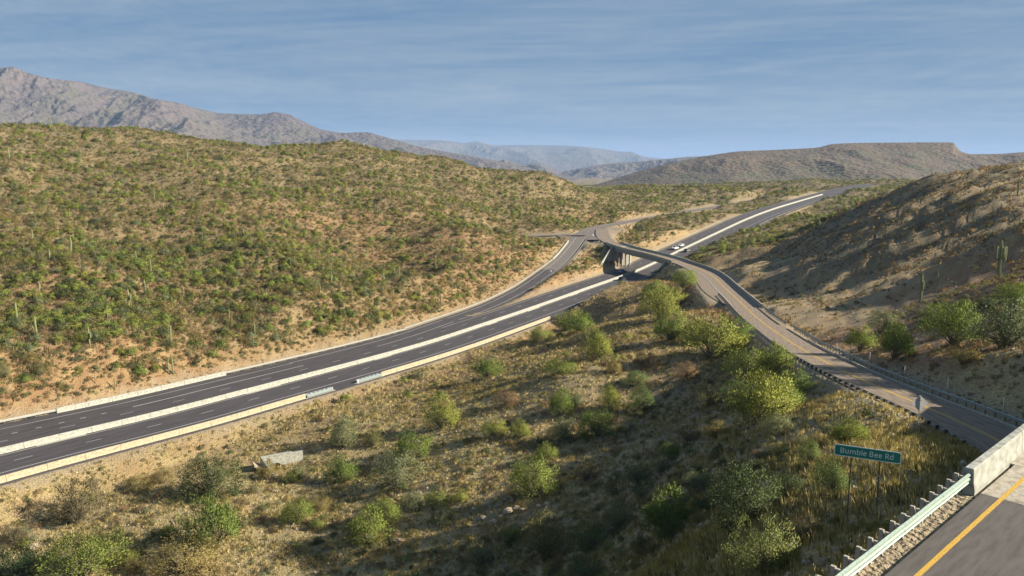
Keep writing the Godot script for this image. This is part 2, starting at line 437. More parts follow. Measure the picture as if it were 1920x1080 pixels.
var last_gap := 99.0   # distance from the nearest road edge of the last ground() call
func ground(x: float, d: float) -> float:
	var h := nat(x, d)
	last_gap = 99.0
	var key := int(floor(x / 16.0)) * 4096 + int(floor(d / 16.0))
	if not cells.has(key):
		return h
	var best := [1e20, 1e20, 1e20, 1e20, 1e20, 1e20, 1e20, 1e20]
	var bo := [0.0, 0.0, 0.0, 0.0, 0.0, 0.0, 0.0, 0.0]
	var bh := [0.0, 0.0, 0.0, 0.0, 0.0, 0.0, 0.0, 0.0]
	var bs := [0.0, 0.0, 0.0, 0.0, 0.0, 0.0, 0.0, 0.0]
	for code in cells[key]:
		var id: int = code / 10000
		var i: int = code % 10000
		var path: Path = road_list[id].path
		var a := path.p[i]
		var b := path.p[i + 1]
		var ex := b.x - a.x
		var ez := b.z - a.z
		var l2 := ex * ex + ez * ez
		var t := clampf(((x - a.x) * ex + (-d - a.z) * ez) / l2, 0.0, 1.0)
		var dx := x - (a.x + ex * t)
		var dz := -d - (a.z + ez * t)
		var q := dx * dx + dz * dz
		if q < best[id]:
			best[id] = q
			bo[id] = sqrt(q) * signf(-ez * dx + ex * dz)
			bh[id] = lerpf(a.y, b.y, t)
			bs[id] = path.s[i] + sqrt(l2) * t
	for id in road_list.size():
		if best[id] > 1e19:
			continue
		var rd: Dictionary = road_list[id]
		if bs[id] > rd.gap.x and bs[id] < rd.gap.y:
			continue
		var k := smoothstep(0.0, 30.0, bs[id] - rd.narrow.x)
		var e := maxf(bo[id] - lerpf(rd.r, rd.narrow.z, k), -bo[id] - lerpf(rd.l, rd.narrow.y, k))
		last_gap = minf(last_gap, e)
		e = maxf(e, 0.0)
		h = clampf(h, bh[id] - 0.14 - rd.down * e, bh[id] - 0.14 + rd.up * e)
	return h

func at_of(path: Path, x: float, d: float) -> float:
	return path.near_s(Vector3(x, 0, -d))

func g3(x: float, d: float) -> Vector3:
	return Vector3(x, ground(x, d), -d)

# kinds of soil, as linear base colours, and where they lie: Vector4(x, distance, reach, kind)
const SOIL := [Vector3(0.4, 0.325, 0.155), Vector3(0.31, 0.19, 0.09), Vector3(0.31, 0.175, 0.095), Vector3(0.47, 0.33, 0.155), Vector3(0.44, 0.345, 0.195), Vector3(0.24, 0.20, 0.125), Vector3(0.26, 0.205, 0.1)]
const SOIL_AT := [
	Vector4(-60, 95, 45, 0), Vector4(-20, 110, 40, 0), Vector4(-10, 140, 30, 0), Vector4(24, 55, 22, 0), Vector4(36, 80, 16, 0),
	Vector4(-120, 170, 70, 1), Vector4(-160, 260, 110, 6), Vector4(-130, 210, 40, 1), Vector4(-60, 280, 60, 6), Vector4(-200, 420, 150, 6), Vector4(-40, 330, 110, 1), Vector4(-100, 560, 180, 6),
	Vector4(5, 185, 30, 1), Vector4(40, 265, 40, 1), Vector4(12, 90, 22, 5), Vector4(25, 110, 20, 5),
	Vector4(66, 115, 32, 2), Vector4(90, 130, 30, 2), Vector4(96, 160, 18, 1), Vector4(70, 210, 34, 4), Vector4(75, 290, 36, 4), Vector4(62, 160, 22, 4),
	Vector4(125, 250, 60, 5), Vector4(160, 300, 60, 5), Vector4(40, 480, 26, 3), Vector4(75, 470, 40, 3), Vector4(60, 530, 30, 3), Vector4(28, 385, 24, 3),
	Vector4(130, 560, 40, 3), Vector4(200, 560, 120, 6), Vector4(300, 800, 200, 6), Vector4(50, 350, 30, 3),
]

var soil_grid := PackedVector3Array()
func soil_mix(x: float, d: float) -> Vector3:
	# the mix of soils, sampled once every 8 m
	if soil_grid.is_empty():
		for j in 130:
			for i in 130:
				var px := -440.0 + i * 8.0
				var pd := -40.0 + j * 8.0
				var c := Vector3.ZERO
				var tot := 0.0
				for s in SOIL_AT:
					var q: float = ((px - s.x) * (px - s.x) + (pd - s.y) * (pd - s.y)) / (s.z * s.z)
					var w := 1.0 / (0.05 + q * q)
					c += SOIL[int(s.w)] * w
					tot += w
				soil_grid.append(c / tot)
	var u := clampf((x + 440.0) / 8.0, 0.0, 128.9)
	var v := clampf((d + 40.0) / 8.0, 0.0, 128.9)
	var k := int(v) * 130 + int(u)
	var fu := u - int(u)
	var fv := v - int(v)
	return soil_grid[k].lerp(soil_grid[k + 1], fu).lerp(soil_grid[k + 130].lerp(soil_grid[k + 131], fu), fv)

func soil(x: float, d: float) -> Color:
	var jx := x + noise_b.get_noise_2d(x * 1.7 + 900.0, d * 1.7) * 26.0
	var jd := d + noise_b.get_noise_2d(x * 1.7, d * 1.7 + 700.0) * 26.0
	var c := soil_mix(jx, jd)
	var n1 := noise_b.get_noise_2d(x * 2.3 + 300.0, d * 2.3 + 40.0)
	var n2 := noise_c.get_noise_2d(x * 1.9 + 70.0, d * 1.9)
	c = c.lerp(SOIL[1], clampf(n1 * 1.0 - 0.05, 0.0, 0.5))
	c = c.lerp(SOIL[0], clampf(n2 * 1.0, 0.0, 0.5))
	c *= 1.0 + 0.22 * n2 + 0.12 * n1
	return Color(c.x, c.y, c.z)

func build_ground() -> void:
	var ths := PackedFloat32Array()
	var th := -58.0
	while th < 58.01:
		ths.append(th)
		th += 0.25
	th = 63.0
	while th < 297.0:
		ths.append(th)
		th += 6.0
	ths.append(302.0)
	var rs := PackedFloat32Array()
	var r := 3.0
	while r < 20.0:
		rs.append(r)
		r *= 1.08
	while r < 2600.0:
		rs.append(r)
		r *= 1.0122
	while r < 40000.0:
		rs.append(r)
		r *= 1.3
	var nt := ths.size()
	var nr := rs.size()
	var v := PackedVector3Array()
	var c := PackedColorArray()
	var nn := PackedVector3Array()
	var ix := PackedInt32Array()
	v.resize(nt * nr)
	c.resize(nt * nr)
	nn.resize(nt * nr)
	for j in nr:
		for i in nt:
			var a := deg_to_rad(ths[i])
			var x := rs[j] * sin(a)
			var d := rs[j] * cos(a)
			var h := ground(x, d)
			var e := last_gap
			var k := j * nt + i
			v[k] = Vector3(x, h, -d)
			var q := soil(x, d)
			if e < 2.5:
				q = q.lerp(Color(0.34, 0.29, 0.2), 0.75 * (1.0 - smoothstep(0.3, 2.5, e + noise_c.get_noise_2d(x * 3.0, d * 3.0) * 1.6)))
			c[k] = q
	for j in nr:
		var j0 := maxi(j - 1, 0)
		var j1 := mini(j + 1, nr - 1)
		for i in nt:
			var i0 := maxi(i - 1, 0)
			var i1 := mini(i + 1, nt - 1)
			nn[j * nt + i] = (v[j * nt + i1] - v[j * nt + i0]).cross(v[j1 * nt + i] - v[j0 * nt + i]).normalized()
			if j < nr - 1 and i < nt - 1:
				var k := j * nt + i
				ix.append_array(PackedInt32Array([k, k + nt, k + nt + 1, k, k + nt + 1, k + 1]))
	var arr := []
	arr.resize(Mesh.ARRAY_MAX)
	arr[Mesh.ARRAY_VERTEX] = v
	arr[Mesh.ARRAY_NORMAL] = nn
	arr[Mesh.ARRAY_COLOR] = c
	arr[Mesh.ARRAY_INDEX] = ix
	var me := ArrayMesh.new()
	me.add_surface_from_arrays(Mesh.PRIMITIVE_TRIANGLES, arr)
	var o := part("ground", me, mats.ground, self)
	tag(o, "tan and orange desert soil of slopes, gullies and flats", "ground", "", "structure")

func ridge(called: String, m_: Material, label: String, crest: Array, front: float, back: float, base: float, seed_: int, rough: float, cols: Array, nu: int, nv: int, cap: float) -> void:
	# a range of hills: a crest line, spurs and gullies down both sides
	var n := FastNoiseLite.new()
	n.seed = seed_
	n.noise_type = FastNoiseLite.TYPE_SIMPLEX_SMOOTH
	n.fractal_type = FastNoiseLite.FRACTAL_RIDGED
	n.fractal_octaves = 5
	n.frequency = 1.0
	var fine := FastNoiseLite.new()
	fine.seed = seed_ + 1
	fine.frequency = 1.0
	fine.fractal_octaves = 5
	var v := PackedVector3Array()
	var c := PackedColorArray()
	var ix := PackedInt32Array()
	var m := crest.size()
	var soft := []
	for i in m:
		var t := 0.0
		var tw := 0.0
		for k in m:
			var g: float = exp(-pow((crest[k].x - crest[i].x) / (front * 0.05), 2.0))
			t += crest[k].z * g
			tw += g
		soft.append(t / tw)
	for i in nu + 1:
		var t := float(i) / nu * (m - 1)
		var k := mini(int(t), m - 2)
		var p: Vector3 = (crest[k] as Vector3).cubic_interpolate(crest[k + 1], crest[maxi(k - 1, 0)], crest[mini(k + 2, m - 1)], t - k)
		p = p.lerp((crest[k] as Vector3).lerp(crest[k + 1], t - k), 0.6)
		var out := Vector2(p.x, p.y).normalized()
		var lift0 := p.z - base
		var lift1: float = lerpf(soft[k], soft[k + 1], t - k) - base
		for j in nv + 1:
			var s := float(j) / nv * 2.0 - 1.0
			s = signf(s) * pow(absf(s), 1.25)
			var w := front if s < 0.0 else back
			var x := p.x + out.x * s * w
			var d := p.y + out.y * s * w
			var q := 1.0 - absf(s)
			var prof := pow(q, cap)
			var lift := lerpf(minf(lift1, lift0 * 1.02 + 6.0), lift0, smoothstep(0.86, 0.995, q))
			var sc := 1.0 / front
			var rg := n.get_noise_2d(x * sc * 2.2, d * sc * 0.9)
			var fn := fine.get_noise_2d(x * sc * 9.0, d * sc * 9.0)
			var edge := minf(1.0, absf(s) * 5.0)
			var h := base + lift * (prof + rough * (rg * 0.5 - 0.12) * edge * q * 1.6 + rough * 0.1 * fn * minf(1.0, absf(s) * 9.0 + 0.12) * q)
			h = minf(h, base + lift0 * (1.0 - 0.45 * (1.0 - q)))
			v.append(Vector3(x, h, -d))
			var g := clampf(0.45 + fn * 1.3 - (q - 0.5) * 0.7, 0.0, 1.0)
			var cc: Vector3 = (cols[0] as Vector3).lerp(cols[1], g)
			cc = cc.lerp(cols[2], clampf(rg * 0.7, 0.0, 0.6))
			c.append(Color(cc.x, cc.y, cc.z))
	for i in nu:
		for j in nv:
			var k := i * (nv + 1) + j
			ix.append_array(PackedInt32Array([k, k + 1, k + nv + 2, k, k + nv + 2, k + nv + 1]))
	var nn := PackedVector3Array()
	nn.resize(v.size())
	for i in nu + 1:
		for j in nv + 1:
			var a := v[mini(i + 1, nu) * (nv + 1) + j] - v[maxi(i - 1, 0) * (nv + 1) + j]
			var b := v[i * (nv + 1) + mini(j + 1, nv)] - v[i * (nv + 1) + maxi(j - 1, 0)]
			var z := a.cross(b).normalized()
			nn[i * (nv + 1) + j] = z if z.y > 0.0 else -z
	var arr := []
	arr.resize(Mesh.ARRAY_MAX)
	arr[Mesh.ARRAY_VERTEX] = v
	arr[Mesh.ARRAY_NORMAL] = nn
	arr[Mesh.ARRAY_COLOR] = c
	arr[Mesh.ARRAY_INDEX] = ix
	var me := ArrayMesh.new()
	me.add_surface_from_arrays(Mesh.PRIMITIVE_TRIANGLES, arr)
	var o := part(called, me, m_, self)
	tag(o, label, "mountain", "", "structure")

# ---------------------------------------------------------------- roads
func ribbon(st: SurfaceTool, path: Path, s0: float, s1: float, o0: float, o1: float, up: float, step := 4.0) -> void:
	var n := maxi(1, int(ceil((s1 - s0) / step)))
	for i in n:
		var a := lerpf(s0, s1, float(i) / n)
		var b := lerpf(s0, s1, float(i + 1) / n)
		var p := path.off(a, o0, up)
		var q := path.off(a, o1, up)
		var t := path.off(b, o1, up)
		var u := path.off(b, o0, up)
		for w in [[p, o0, a], [u, o0, b], [t, o1, b], [p, o0, a], [t, o1, b], [q, o1, a]]:
			st.set_uv(Vector2(w[1], w[2]))
			st.set_normal(Vector3.UP)
			st.add_vertex(w[0])

func flat_ribbon(path: Path, s0: float, s1: float, o0: float, o1: float, up: float, step := 4.0) -> ArrayMesh:
	var st := st_new()
	ribbon(st, path, s0, s1, o0, o1, up, step)
	return st.commit()

func pavement(called: String, label: String, path: Path, s0: float, s1: float, o0: float, o1: float, m: Material, up := 0.0) -> Node3D:
	# the road's slab: top and two edges
	var st := st_new()
	ribbon(st, path, s0, s1, o0, o1, up)
	var n := maxi(1, int((s1 - s0) / 4.0))
	for i in n:
		var a := lerpf(s0, s1, float(i) / n)
		var b := lerpf(s0, s1, float(i + 1) / n)
		for o in [o0, o1]:
			var p := path.off(a, o, up)
			var q := path.off(b, o, up)
			var dn := Vector3(0, -0.35, 0)
			st.set_normal(path.right(a) * signf(o - (o0 + o1) * 0.5))
			for w in [[p, 0], [q, 0], [q + dn, 1], [p, 0], [q + dn, 1], [p + dn, 1]]:
				st.set_uv(Vector2(o, a))
				st.add_vertex(w[0])
	var o_ := part(called, st.commit(), m, self)
	tag(o_, label, "road", "", "structure")
	return o_

func sky_cover() -> ImageTexture:
	# thin streaks of high cloud on a plane overhead, looked at from below; finer where they crowd towards the horizon
	var w := 4096
	var h := 2048
	var im := Image.create(w, h, false, Image.FORMAT_RGBAH)
	im.fill(Color(0, 0, 0, 1))
	var a := FastNoiseLite.new()
	a.seed = 41
	a.fractal_octaves = 5
	a.frequency = 1.0
	var b := FastNoiseLite.new()
	b.seed = 7
	b.fractal_octaves = 3
	b.frequency = 1.0
	var j := 0
	while j < 1020:
		var step := 2 if j > 864 else 8
		for i in range(0, w, step):
			var el := (0.5 - (j + step * 0.5) / h) * PI
			var sy := sin(el) + 0.03
			var az := (float(i) + step * 0.5) / w * TAU
			var x := cos(el) * sin(az) / sy
			var z := cos(el) * cos(az) / sy
			var bend := b.get_noise_2d(x * 0.16 + 5.0, z * 0.16) * 1.2
			var n := a.get_noise_2d(x * 0.22 + z * 0.1 + bend, z * 0.8 + x * 0.12 + bend * 0.4)
			var f := a.get_noise_2d(x * 1.1 + 40.0 + bend, z * 6.0 + x * 0.8)
			var q := b.get_noise_2d(x * 0.11, z * 0.2 + 30.0)
			var t := clampf(0.8 + n * 0.55 + q * 0.5 + f * 0.42, 0.0, 1.5)
			im.fill_rect(Rect2i(i, j, step, step), Color(0.058 * t, 0.048 * t, 0.024 * t, 1))
		j += step
	return ImageTexture.create_from_image(im)

func _ready() -> void:
	rng.seed = 20260906
	# camera, sky, sun, exposure
	var cam := Camera3D.new()
	cam.name = "camera"
	cam.fov = 40.85
	cam.near = 0.5
	cam.far = 60000.0
	cam.rotation_degrees = Vector3(-8.82, 0, 0)
	add_child(cam)
	var sky_m := ProceduralSkyMaterial.new()
	sky_m.sky_top_color = lin(0.029, 0.077, 0.161)
	sky_m.sky_horizon_color = lin(0.052, 0.104, 0.163)
	sky_m.sky_curve = 0.16
	sky_m.ground_bottom_color = lin(0.16, 0.13, 0.09)
	sky_m.ground_horizon_color = lin(0.2, 0.2, 0.18)
	sky_m.sun_angle_max = 1.0
	sky_m.sky_cover = sky_cover()
	var sky := Sky.new()
	sky.sky_material = sky_m
	var env := Environment.new()
	env.background_mode = Environment.BG_SKY
	env.sky = sky
	env.tonemap_mode = Environment.TONE_MAPPER_LINEAR
	env.tonemap_exposure = 2.5
	env.sdfgi_enabled = true
	env.ssao_enabled = true
	env.ssil_enabled = true
	env.fog_enabled = true
	env.fog_density = 0.000048
	env.fog_light_color = Color(0.62, 0.74, 0.9)
	var we := WorldEnvironment.new()
	we.name = "environment"
	we.environment = env
	add_child(we)
	var sun := DirectionalLight3D.new()
	sun.name = "sun"
	sun.light_energy = 1.6
	sun.light_color = Color(1.0, 0.95, 0.88)
	sun.light_angular_distance = 0.5
	sun.shadow_enabled = true
	add_child(sun)
	sun.look_at_from_position(Vector3.ZERO, -Vector3(0.878, 0.46, 0.13), Vector3.UP)

	noise_a.seed = 3; noise_a.frequency = 0.011; noise_a.fractal_octaves = 3
	noise_b.seed = 9; noise_b.frequency = 0.03; noise_b.fractal_octaves = 3
	noise_c.seed = 17; noise_c.frequency = 0.13; noise_c.fractal_octaves = 3
	noise_d.seed = 23; noise_d.frequency = 0.045; noise_d.fractal_octaves = 3
	make_materials()
	var t0 := Time.get_ticks_msec()
	solve_terrain()
	print("terrain solved ", Time.get_ticks_msec() - t0)
	var hwy := make_path(HIGHWAY)
	var side := make_path(SIDE_ROAD)
	var ramp := make_path(RAMP)
	var stub := make_path(STUB)
	var near_road := make_path(NEAR_ROAD)
	var gap_a := side.near_s(Vector3(76.5, 0, -352))
	var gap_b := side.near_s(Vector3(54.5, 0, -391))
	var ngap_a := near_road.near_s(Vector3(26.5, 0, -31))
	var ngap_b := near_road.near_s(Vector3(66, 0, -67))
	# the level ground under the junction and under the wide shoulder inside the bend
	var pad := []
	var jn := at_of(ramp, 38, 420)
	for k in 6:
		var q := ramp.off(jn - 12.0 + k * 11.0, 2.5)
		pad.append(Vector3(q.x, -q.z, q.y - 0.3))
	add_road(make_path(pad), 7.0, 14.0, 0.6, 0.55)
	add_road(side, 4.2, 4.6, 0.7, 0.75, Vector2(gap_a, gap_b))
	add_road(stub, 5.0, 5.0, 0.6, 0.6)
	var wide := []
	for k in 8:
		var q := side.off(lerpf(at_of(side, 59.8, 203), at_of(side, 76, 338), 0.06 + k * 0.11), -5.5)
		wide.append(Vector3(q.x, -q.z, q.y - 0.05))
	add_road(make_path(wide), 3.4, 3.0, 0.7, 0.75)
	add_road(ramp, 5.2, 4.6, 0.75, 0.6)
	add_road(near_road, 5.3, 6.0, 0.6, 0.72, Vector2(ngap_a, ngap_b))
	add_road(hwy, 18.9, 15.6, 0.95, 0.5, Vector2(-1, -1), Vector3(hwy.near_s(Vector3(-10, 0, -255)), 12.3, 14.6))
	build_ground()
	print("ground ", Time.get_ticks_msec() - t0)
	ridge("mountain_range", mats.mountain, "long grey-brown mountain range rising above the left hillside", RANGE_CREST, 3400.0, 2600.0, -160.0, 5, 0.6, [Vector3(0.14, 0.113, 0.102), Vector3(0.13, 0.125, 0.075), Vector3(0.18, 0.148, 0.13)], 620, 200, 1.15)
	ridge("blue_mountain", mats.mountain, "flat-topped far mountain faded blue by haze", BLUE_CREST, 5000.0, 4000.0, -250.0, 8, 0.4, [Vector3(0.16, 0.14, 0.11), Vector3(0.13, 0.14, 0.09), Vector3(0.2, 0.17, 0.14)], 220, 50, 0.8)
	ridge("grey_hills", mats.mountain, "low grey hills between the far blue mountain and the mesa", GREY_CREST, 1500.0, 1500.0, -160.0, 12, 0.6, [Vector3(0.15, 0.12, 0.1), Vector3(0.135, 0.13, 0.085), Vector3(0.18, 0.145, 0.12)], 240, 60, 0.9)
	ridge("mesa", mats.mesa, "broad scrub-covered mesa with a flat rim behind the highway", MESA_CREST, 900.0, 900.0, -75.0, 15, 0.3, [Vector3(0.15, 0.112, 0.075), Vector3(0.11, 0.115, 0.06), Vector3(0.175, 0.13, 0.085)], 300, 90, 0.95)
	build_roads(hwy, side, ramp, stub, near_road)
	build_barriers(hwy, side, ramp, near_road)
	build_overpass(hwy, side, gap_a, gap_b)
	build_near_bridge(near_road, ngap_a, ngap_b)
	build_signs(side, ramp, near_road)
	build_culvert()
	build_vehicles(hwy)
	print("built ", Time.get_ticks_msec() - t0)
	build_plants()
	print("plants ", Time.get_ticks_msec() - t0)

func make_materials() -> void:
	var g := mat("ground", Color.WHITE, 0.96, noise_tex(0.02, 2, Color(0.42, 0.4, 0.37), Color(0.88, 0.87, 0.85), Color(1, 1, 1), 1024, 6), 0.13, bump_tex(0.04, 4, 14.0, 512))
	g.vertex_color_use_as_albedo = true
	var mt := noise_tex(0.03, 6, Color(0.3, 0.33, 0.3), Color(0.85, 0.84, 0.82), Color(1, 1, 1), 1024, 6)
	var m := mat("mountain", Color.WHITE, 0.97, mt, 0.0011, bump_tex(0.03, 8, 14.0, 512))
	m.vertex_color_use_as_albedo = true
	var m2 := mat("mesa", Color.WHITE, 0.97, mt, 0.004, bump_tex(0.03, 9, 10.0, 512))
	m2.vertex_color_use_as_albedo = true
	var asph := mat("highway_asphalt", lin(0.072, 0.064, 0.064), 0.88, noise_tex(0.02, 11, Color(0.5, 0.49, 0.48), Color(0.85, 0.85, 0.85), Color(1, 1, 1), 512, 5), 1.0)
	asph.uv1_triplanar = false
	asph.uv1_world_triplanar = false
	asph.uv1_scale = Vector3(0.22, 0.008, 1)
	var a2 := mat("side_asphalt", lin(0.235, 0.185, 0.13), 0.92, noise_tex(0.02, 13, Color(0.62, 0.61, 0.6), Color(0.9, 0.9, 0.9), Color(1, 1, 1), 512, 5), 1.0)
	a2.uv1_triplanar = false
	a2.uv1_world_triplanar = false
	a2.uv1_scale = Vector3(0.25, 0.02, 1)
	var a3 := mat("near_asphalt", lin(0.1, 0.09, 0.078), 0.9, noise_tex(0.02, 14, Color(0.75, 0.74, 0.73), Color(0.9, 0.9, 0.9), Color(1, 1, 1), 512, 6), 1.0)
	a3.uv1_triplanar = false
	a3.uv1_world_triplanar = false
	a3.uv1_scale = Vector3(0.3, 0.05, 1)
	var a4 := mat("junction_asphalt", lin(0.165, 0.142, 0.12), 0.92, a2.albedo_texture, 1.0)
	a4.uv1_triplanar = false
	a4.uv1_world_triplanar = false
	a4.uv1_scale = Vector3(0.25, 0.02, 1)
	mat("white_paint", lin(0.5, 0.5, 0.47), 0.7, noise_tex(0.05, 31, Color(0.6, 0.6, 0.6), Color(0.92, 0.92, 0.92), Color(1, 1, 1), 256), 0.7)
	var con := noise_tex(0.025, 33, Color(0.66, 0.64, 0.6), Color(0.92, 0.91, 0.89), Color(1, 1, 1), 512, 5)
	var cnrm := bump_tex(0.05, 35, 1.0, 256)
	mat("concrete", lin(0.37, 0.385, 0.34), 0.9, con, 0.13, cnrm)
	mat("warm_concrete", lin(0.42, 0.38, 0.265), 0.9, con, 0.13, cnrm)
	mat("grey_concrete", lin(0.36, 0.34, 0.29), 0.92, con, 0.3, cnrm)
	mat("slab_concrete", lin(0.4, 0.37, 0.3), 0.9, con, 0.15, cnrm)
	mat("apron", lin(0.4, 0.39, 0.32), 0.92, con, 0.5)
	mat("steel", lin(0.46, 0.48, 0.45), 0.5, con, 0.8, null, 0.35)
	mat("green_steel", lin(0.3, 0.4, 0.345), 0.5, con, 0.8, null, 0.25)
	mat("blue_steel", lin(0.3, 0.37, 0.38), 0.5, con, 0.8, null, 0.3)
	mat("wood_post", lin(0.3, 0.25, 0.19), 0.95, con, 2.0)
	mat("pale_post", lin(0.42, 0.4, 0.34), 0.8, con, 2.0)
	mat("dark_block", lin(0.05, 0.045, 0.04), 0.9)
	mat("sign_green", lin(0.005, 0.19, 0.11), 0.45)
	mat("sign_white", lin(0.72, 0.74, 0.72), 0.5)
	mat("sign_back", lin(0.62, 0.62, 0.6), 0.5, null, 1.0, null, 0.1)
	mat("rust_post", lin(0.13, 0.1, 0.075), 0.7)
	mat("orange_post", lin(0.6, 0.3, 0.05), 0.6)
	mat("white_plastic", lin(0.65, 0.64, 0.6), 0.6)
	mat("paint_white_car", lin(0.72, 0.72, 0.7), 0.3)
	mat("paint_dark_car", lin(0.03, 0.032, 0.036), 0.3)
	mat("paint_blue_car", lin(0.06, 0.12, 0.2), 0.3)
	mat("paint_grey_car", lin(0.2, 0.2, 0.2), 0.3)
	mat("car_glass", lin(0.02, 0.025, 0.03), 0.08)
	mat("tyre", lin(0.02, 0.02, 0.02), 0.9)
	mat("rim", lin(0.4, 0.4, 0.4), 0.4, null, 1.0, null, 0.6)
	mat("lamp_clear", lin(0.7, 0.7, 0.7), 0.2)
	mat("lamp_red", lin(0.35, 0.02, 0.015), 0.3)
	mat("boulder", lin(0.42, 0.34, 0.24), 0.95, con, 0.8, cnrm)
	mat("yellow_paint", lin(0.6, 0.37, 0.05), 0.7, noise_tex(0.05, 32, Color(0.6, 0.6, 0.6), Color(0.92, 0.92, 0.92), Color(1, 1, 1), 256), 0.9)


func build_roads(hwy: Path, side: Path, ramp: Path, stub: Path, near_road: Path) -> void:
	# ---- divided highway
	var gore := hwy.near_s(Vector3(-22, 0, -236))
	var h := pavement("highway", "dark asphalt divided highway of two carriageways crossing under the overpass", hwy, 0, hwy.total(), -11.7, 15.2, mats.highway_asphalt)
	part("exit_lane", flat_ribbon(hwy, 0, gore + 26.0, -18.5, -11.7, -0.002), mats.highway_asphalt, h)
	var s0 := hwy.near_s(Vector3(-84.4, 0, -124.8))
	var far_s := hwy.near_s(Vector3(300, 0, -757))
	for k in range(-3, 58):
		var a := s0 + k * 12.19
		if a < far_s:
			part("lane_dash", flat_ribbon(hwy, a - 1.5, a + 1.5, 5.3, 5.45, 0.005, 3.0), mats.white_paint, h)
			part("lane_dash", flat_ribbon(hwy, a + 0.5, a + 3.5, -6.95, -6.8, 0.005, 3.0), mats.white_paint, h)
	var dot_end := hwy.near_s(Vector3(-72.8, 0, -152.5))
	var a := s0 - 20.0
	while a < dot_end:
		part("lane_dot", flat_ribbon(hwy, a, a + 1.1, -10.5, -10.25, 0.005, 3.0), mats.white_paint, h)
		a += 4.3
	part("exit_line", flat_ribbon(hwy, dot_end + 3.0, gore - 10.0, -10.52, -10.26, 0.005), mats.white_paint, h)
	part("edge_line", flat_ribbon(hwy, 0, gore - 8.0, -14.9, -14.72, 0.005), mats.white_paint, h)
	part("edge_line", flat_ribbon(hwy, gore - 10.0, far_s, -10.5, -10.32, 0.005), mats.white_paint, h)
	part("edge_line", flat_ribbon(hwy, 0, far_s, 9.72, 9.92, 0.005), mats.white_paint, h)
	part("edge_line", flat_ribbon(hwy, 0, far_s, 0.98, 1.13, 0.005), mats.white_paint, h)
	part("edge_line", flat_ribbon(hwy, 0, far_s, -1.75, -1.6, 0.005), mats.white_paint, h)
	for e in [[-83.5, 135.1, 9.0], [-58.0, 176.5, 10.0], [-36.0, 213.0, 7.0], [-8.0, 258.5, 6.0], [7.0, 283.5, 9.0], [24.0, 311.0, 7.0]]:
		var q := hwy.near_s(Vector3(e[0], 0, -e[1]))
		part("drain_apron", flat_ribbon(hwy, q - e[2] * 0.5, q + e[2] * 0.5, 0.34, 1.0, 0.009), mats.apron, h)
	# ---- side road
	var sd := pavement("side_road", "brown-grey two-lane side road with a double yellow centre line", side, 0, side.total(), -3.5, 3.5, mats.side_asphalt)
	var end_s := side.near_s(Vector3(47.5, 0, -414))
	for o in [-0.19, 0.06]:
		part("centre_line", flat_ribbon(side, 0, end_s, o, o + 0.13, 0.006), mats.yellow_paint, sd)
	var ws := side.near_s(Vector3(60, 0, -205))
	part("edge_line", flat_ribbon(side, ws, end_s, -3.2, -3.06, 0.006), mats.white_paint, sd)
	part("edge_line", flat_ribbon(side, ws, end_s, 3.1, 3.24, 0.006), mats.white_paint, sd)
	# the wide paved shoulder inside the bend
	var w0 := side.near_s(Vector3(59.8, 0, -203))
	var w1 := side.near_s(Vector3(76, 0, -338))
	var st := st_new()
	var n := 40
	for i in n:
		var t0 := float(i) / n
		var t1 := float(i + 1) / n
		var q0 := lerpf(w0, w1, t0)
		var q1 := lerpf(w0, w1, t1)
		var o0 := -3.5 - 4.2 * sin(PI * pow(t0, 0.6))
		var o1 := -3.5 - 4.2 * sin(PI * pow(t1, 0.6))
		for w in [[q0, o0], [q1, o1], [q1, -3.5], [q0, o0], [q1, -3.5], [q0, -3.5]]:
			st.set_uv(Vector2(w[1], w[0]))
			st.set_normal(Vector3.UP)
			st.add_vertex(side.off(w[0], w[1], -0.03))
	part("paved_shoulder", st.commit(), mats.side_asphalt, sd)
	# ---- slip road and its branch
	var join := ramp.near_s(Vector3(18, 0, -356))
	var rm := pavement("ramp_road", "slip road curving off the highway past the junction", ramp, 0, join, -4.6, 3.9, mats.highway_asphalt, 0.012)
	part("upper_pavement", flat_ribbon(ramp, join, ramp.total(), -4.6, 3.9, 0.012), mats.junction_asphalt, rm)
	var jn := ramp.near_s(Vector3(38, 0, -420))
	part("edge_line", flat_ribbon(ramp, 0, jn, -2.75, -2.55, 0.02), mats.white_paint, rm)
	part("edge_line", flat_ribbon(ramp, 30.0, jn + 10.0, 2.2, 2.4, 0.02), mats.white_paint, rm)
	part("edge_line", flat_ribbon(ramp, jn + 24.0, ramp.total() - 60.0, -3.2, -3.05, 0.02), mats.white_paint, rm)
	part("centre_line", flat_ribbon(ramp, jn + 20.0, ramp.total() - 60.0, -0.1, 0.1, 0.02), mats.yellow_paint, rm)
	pavement("branch_road", "short grey paved branch leading off the slip road junction", stub, 0, stub.total(), -4.4, 5.4, mats.junction_asphalt, 0.006)
	# the flared corner where slip road, branch and side road meet
	var ap := st_new()
	var c := ramp.off(jn + 6.0, 0.0)
	var rim := [stub.off(16.0, -5.0), ramp.off(jn - 16.0, -4.6), ramp.off(jn - 8.0, 3.6), side.off(end_s - 10.0, -3.5), side.off(end_s - 2.0, 3.5), ramp.off(jn + 46.0, 3.9), ramp.off(jn + 46.0, -4.6), ramp.off(jn + 14.0, -7.5), stub.off(16.0, 6.0)]
	for i in rim.size():
		var p: Vector3 = rim[i]
		var q: Vector3 = rim[(i + 1) % rim.size()]
		for w in [c, q, p]:
			var v: Vector3 = w
			st = ap
			ap.set_uv(Vector2(v.x, v.z))
			ap.set_normal(Vector3.UP)
			ap.add_vertex(v + Vector3(0, 0.03, 0))
	part("junction_pavement", ap.commit(), mats.junction_asphalt, rm)
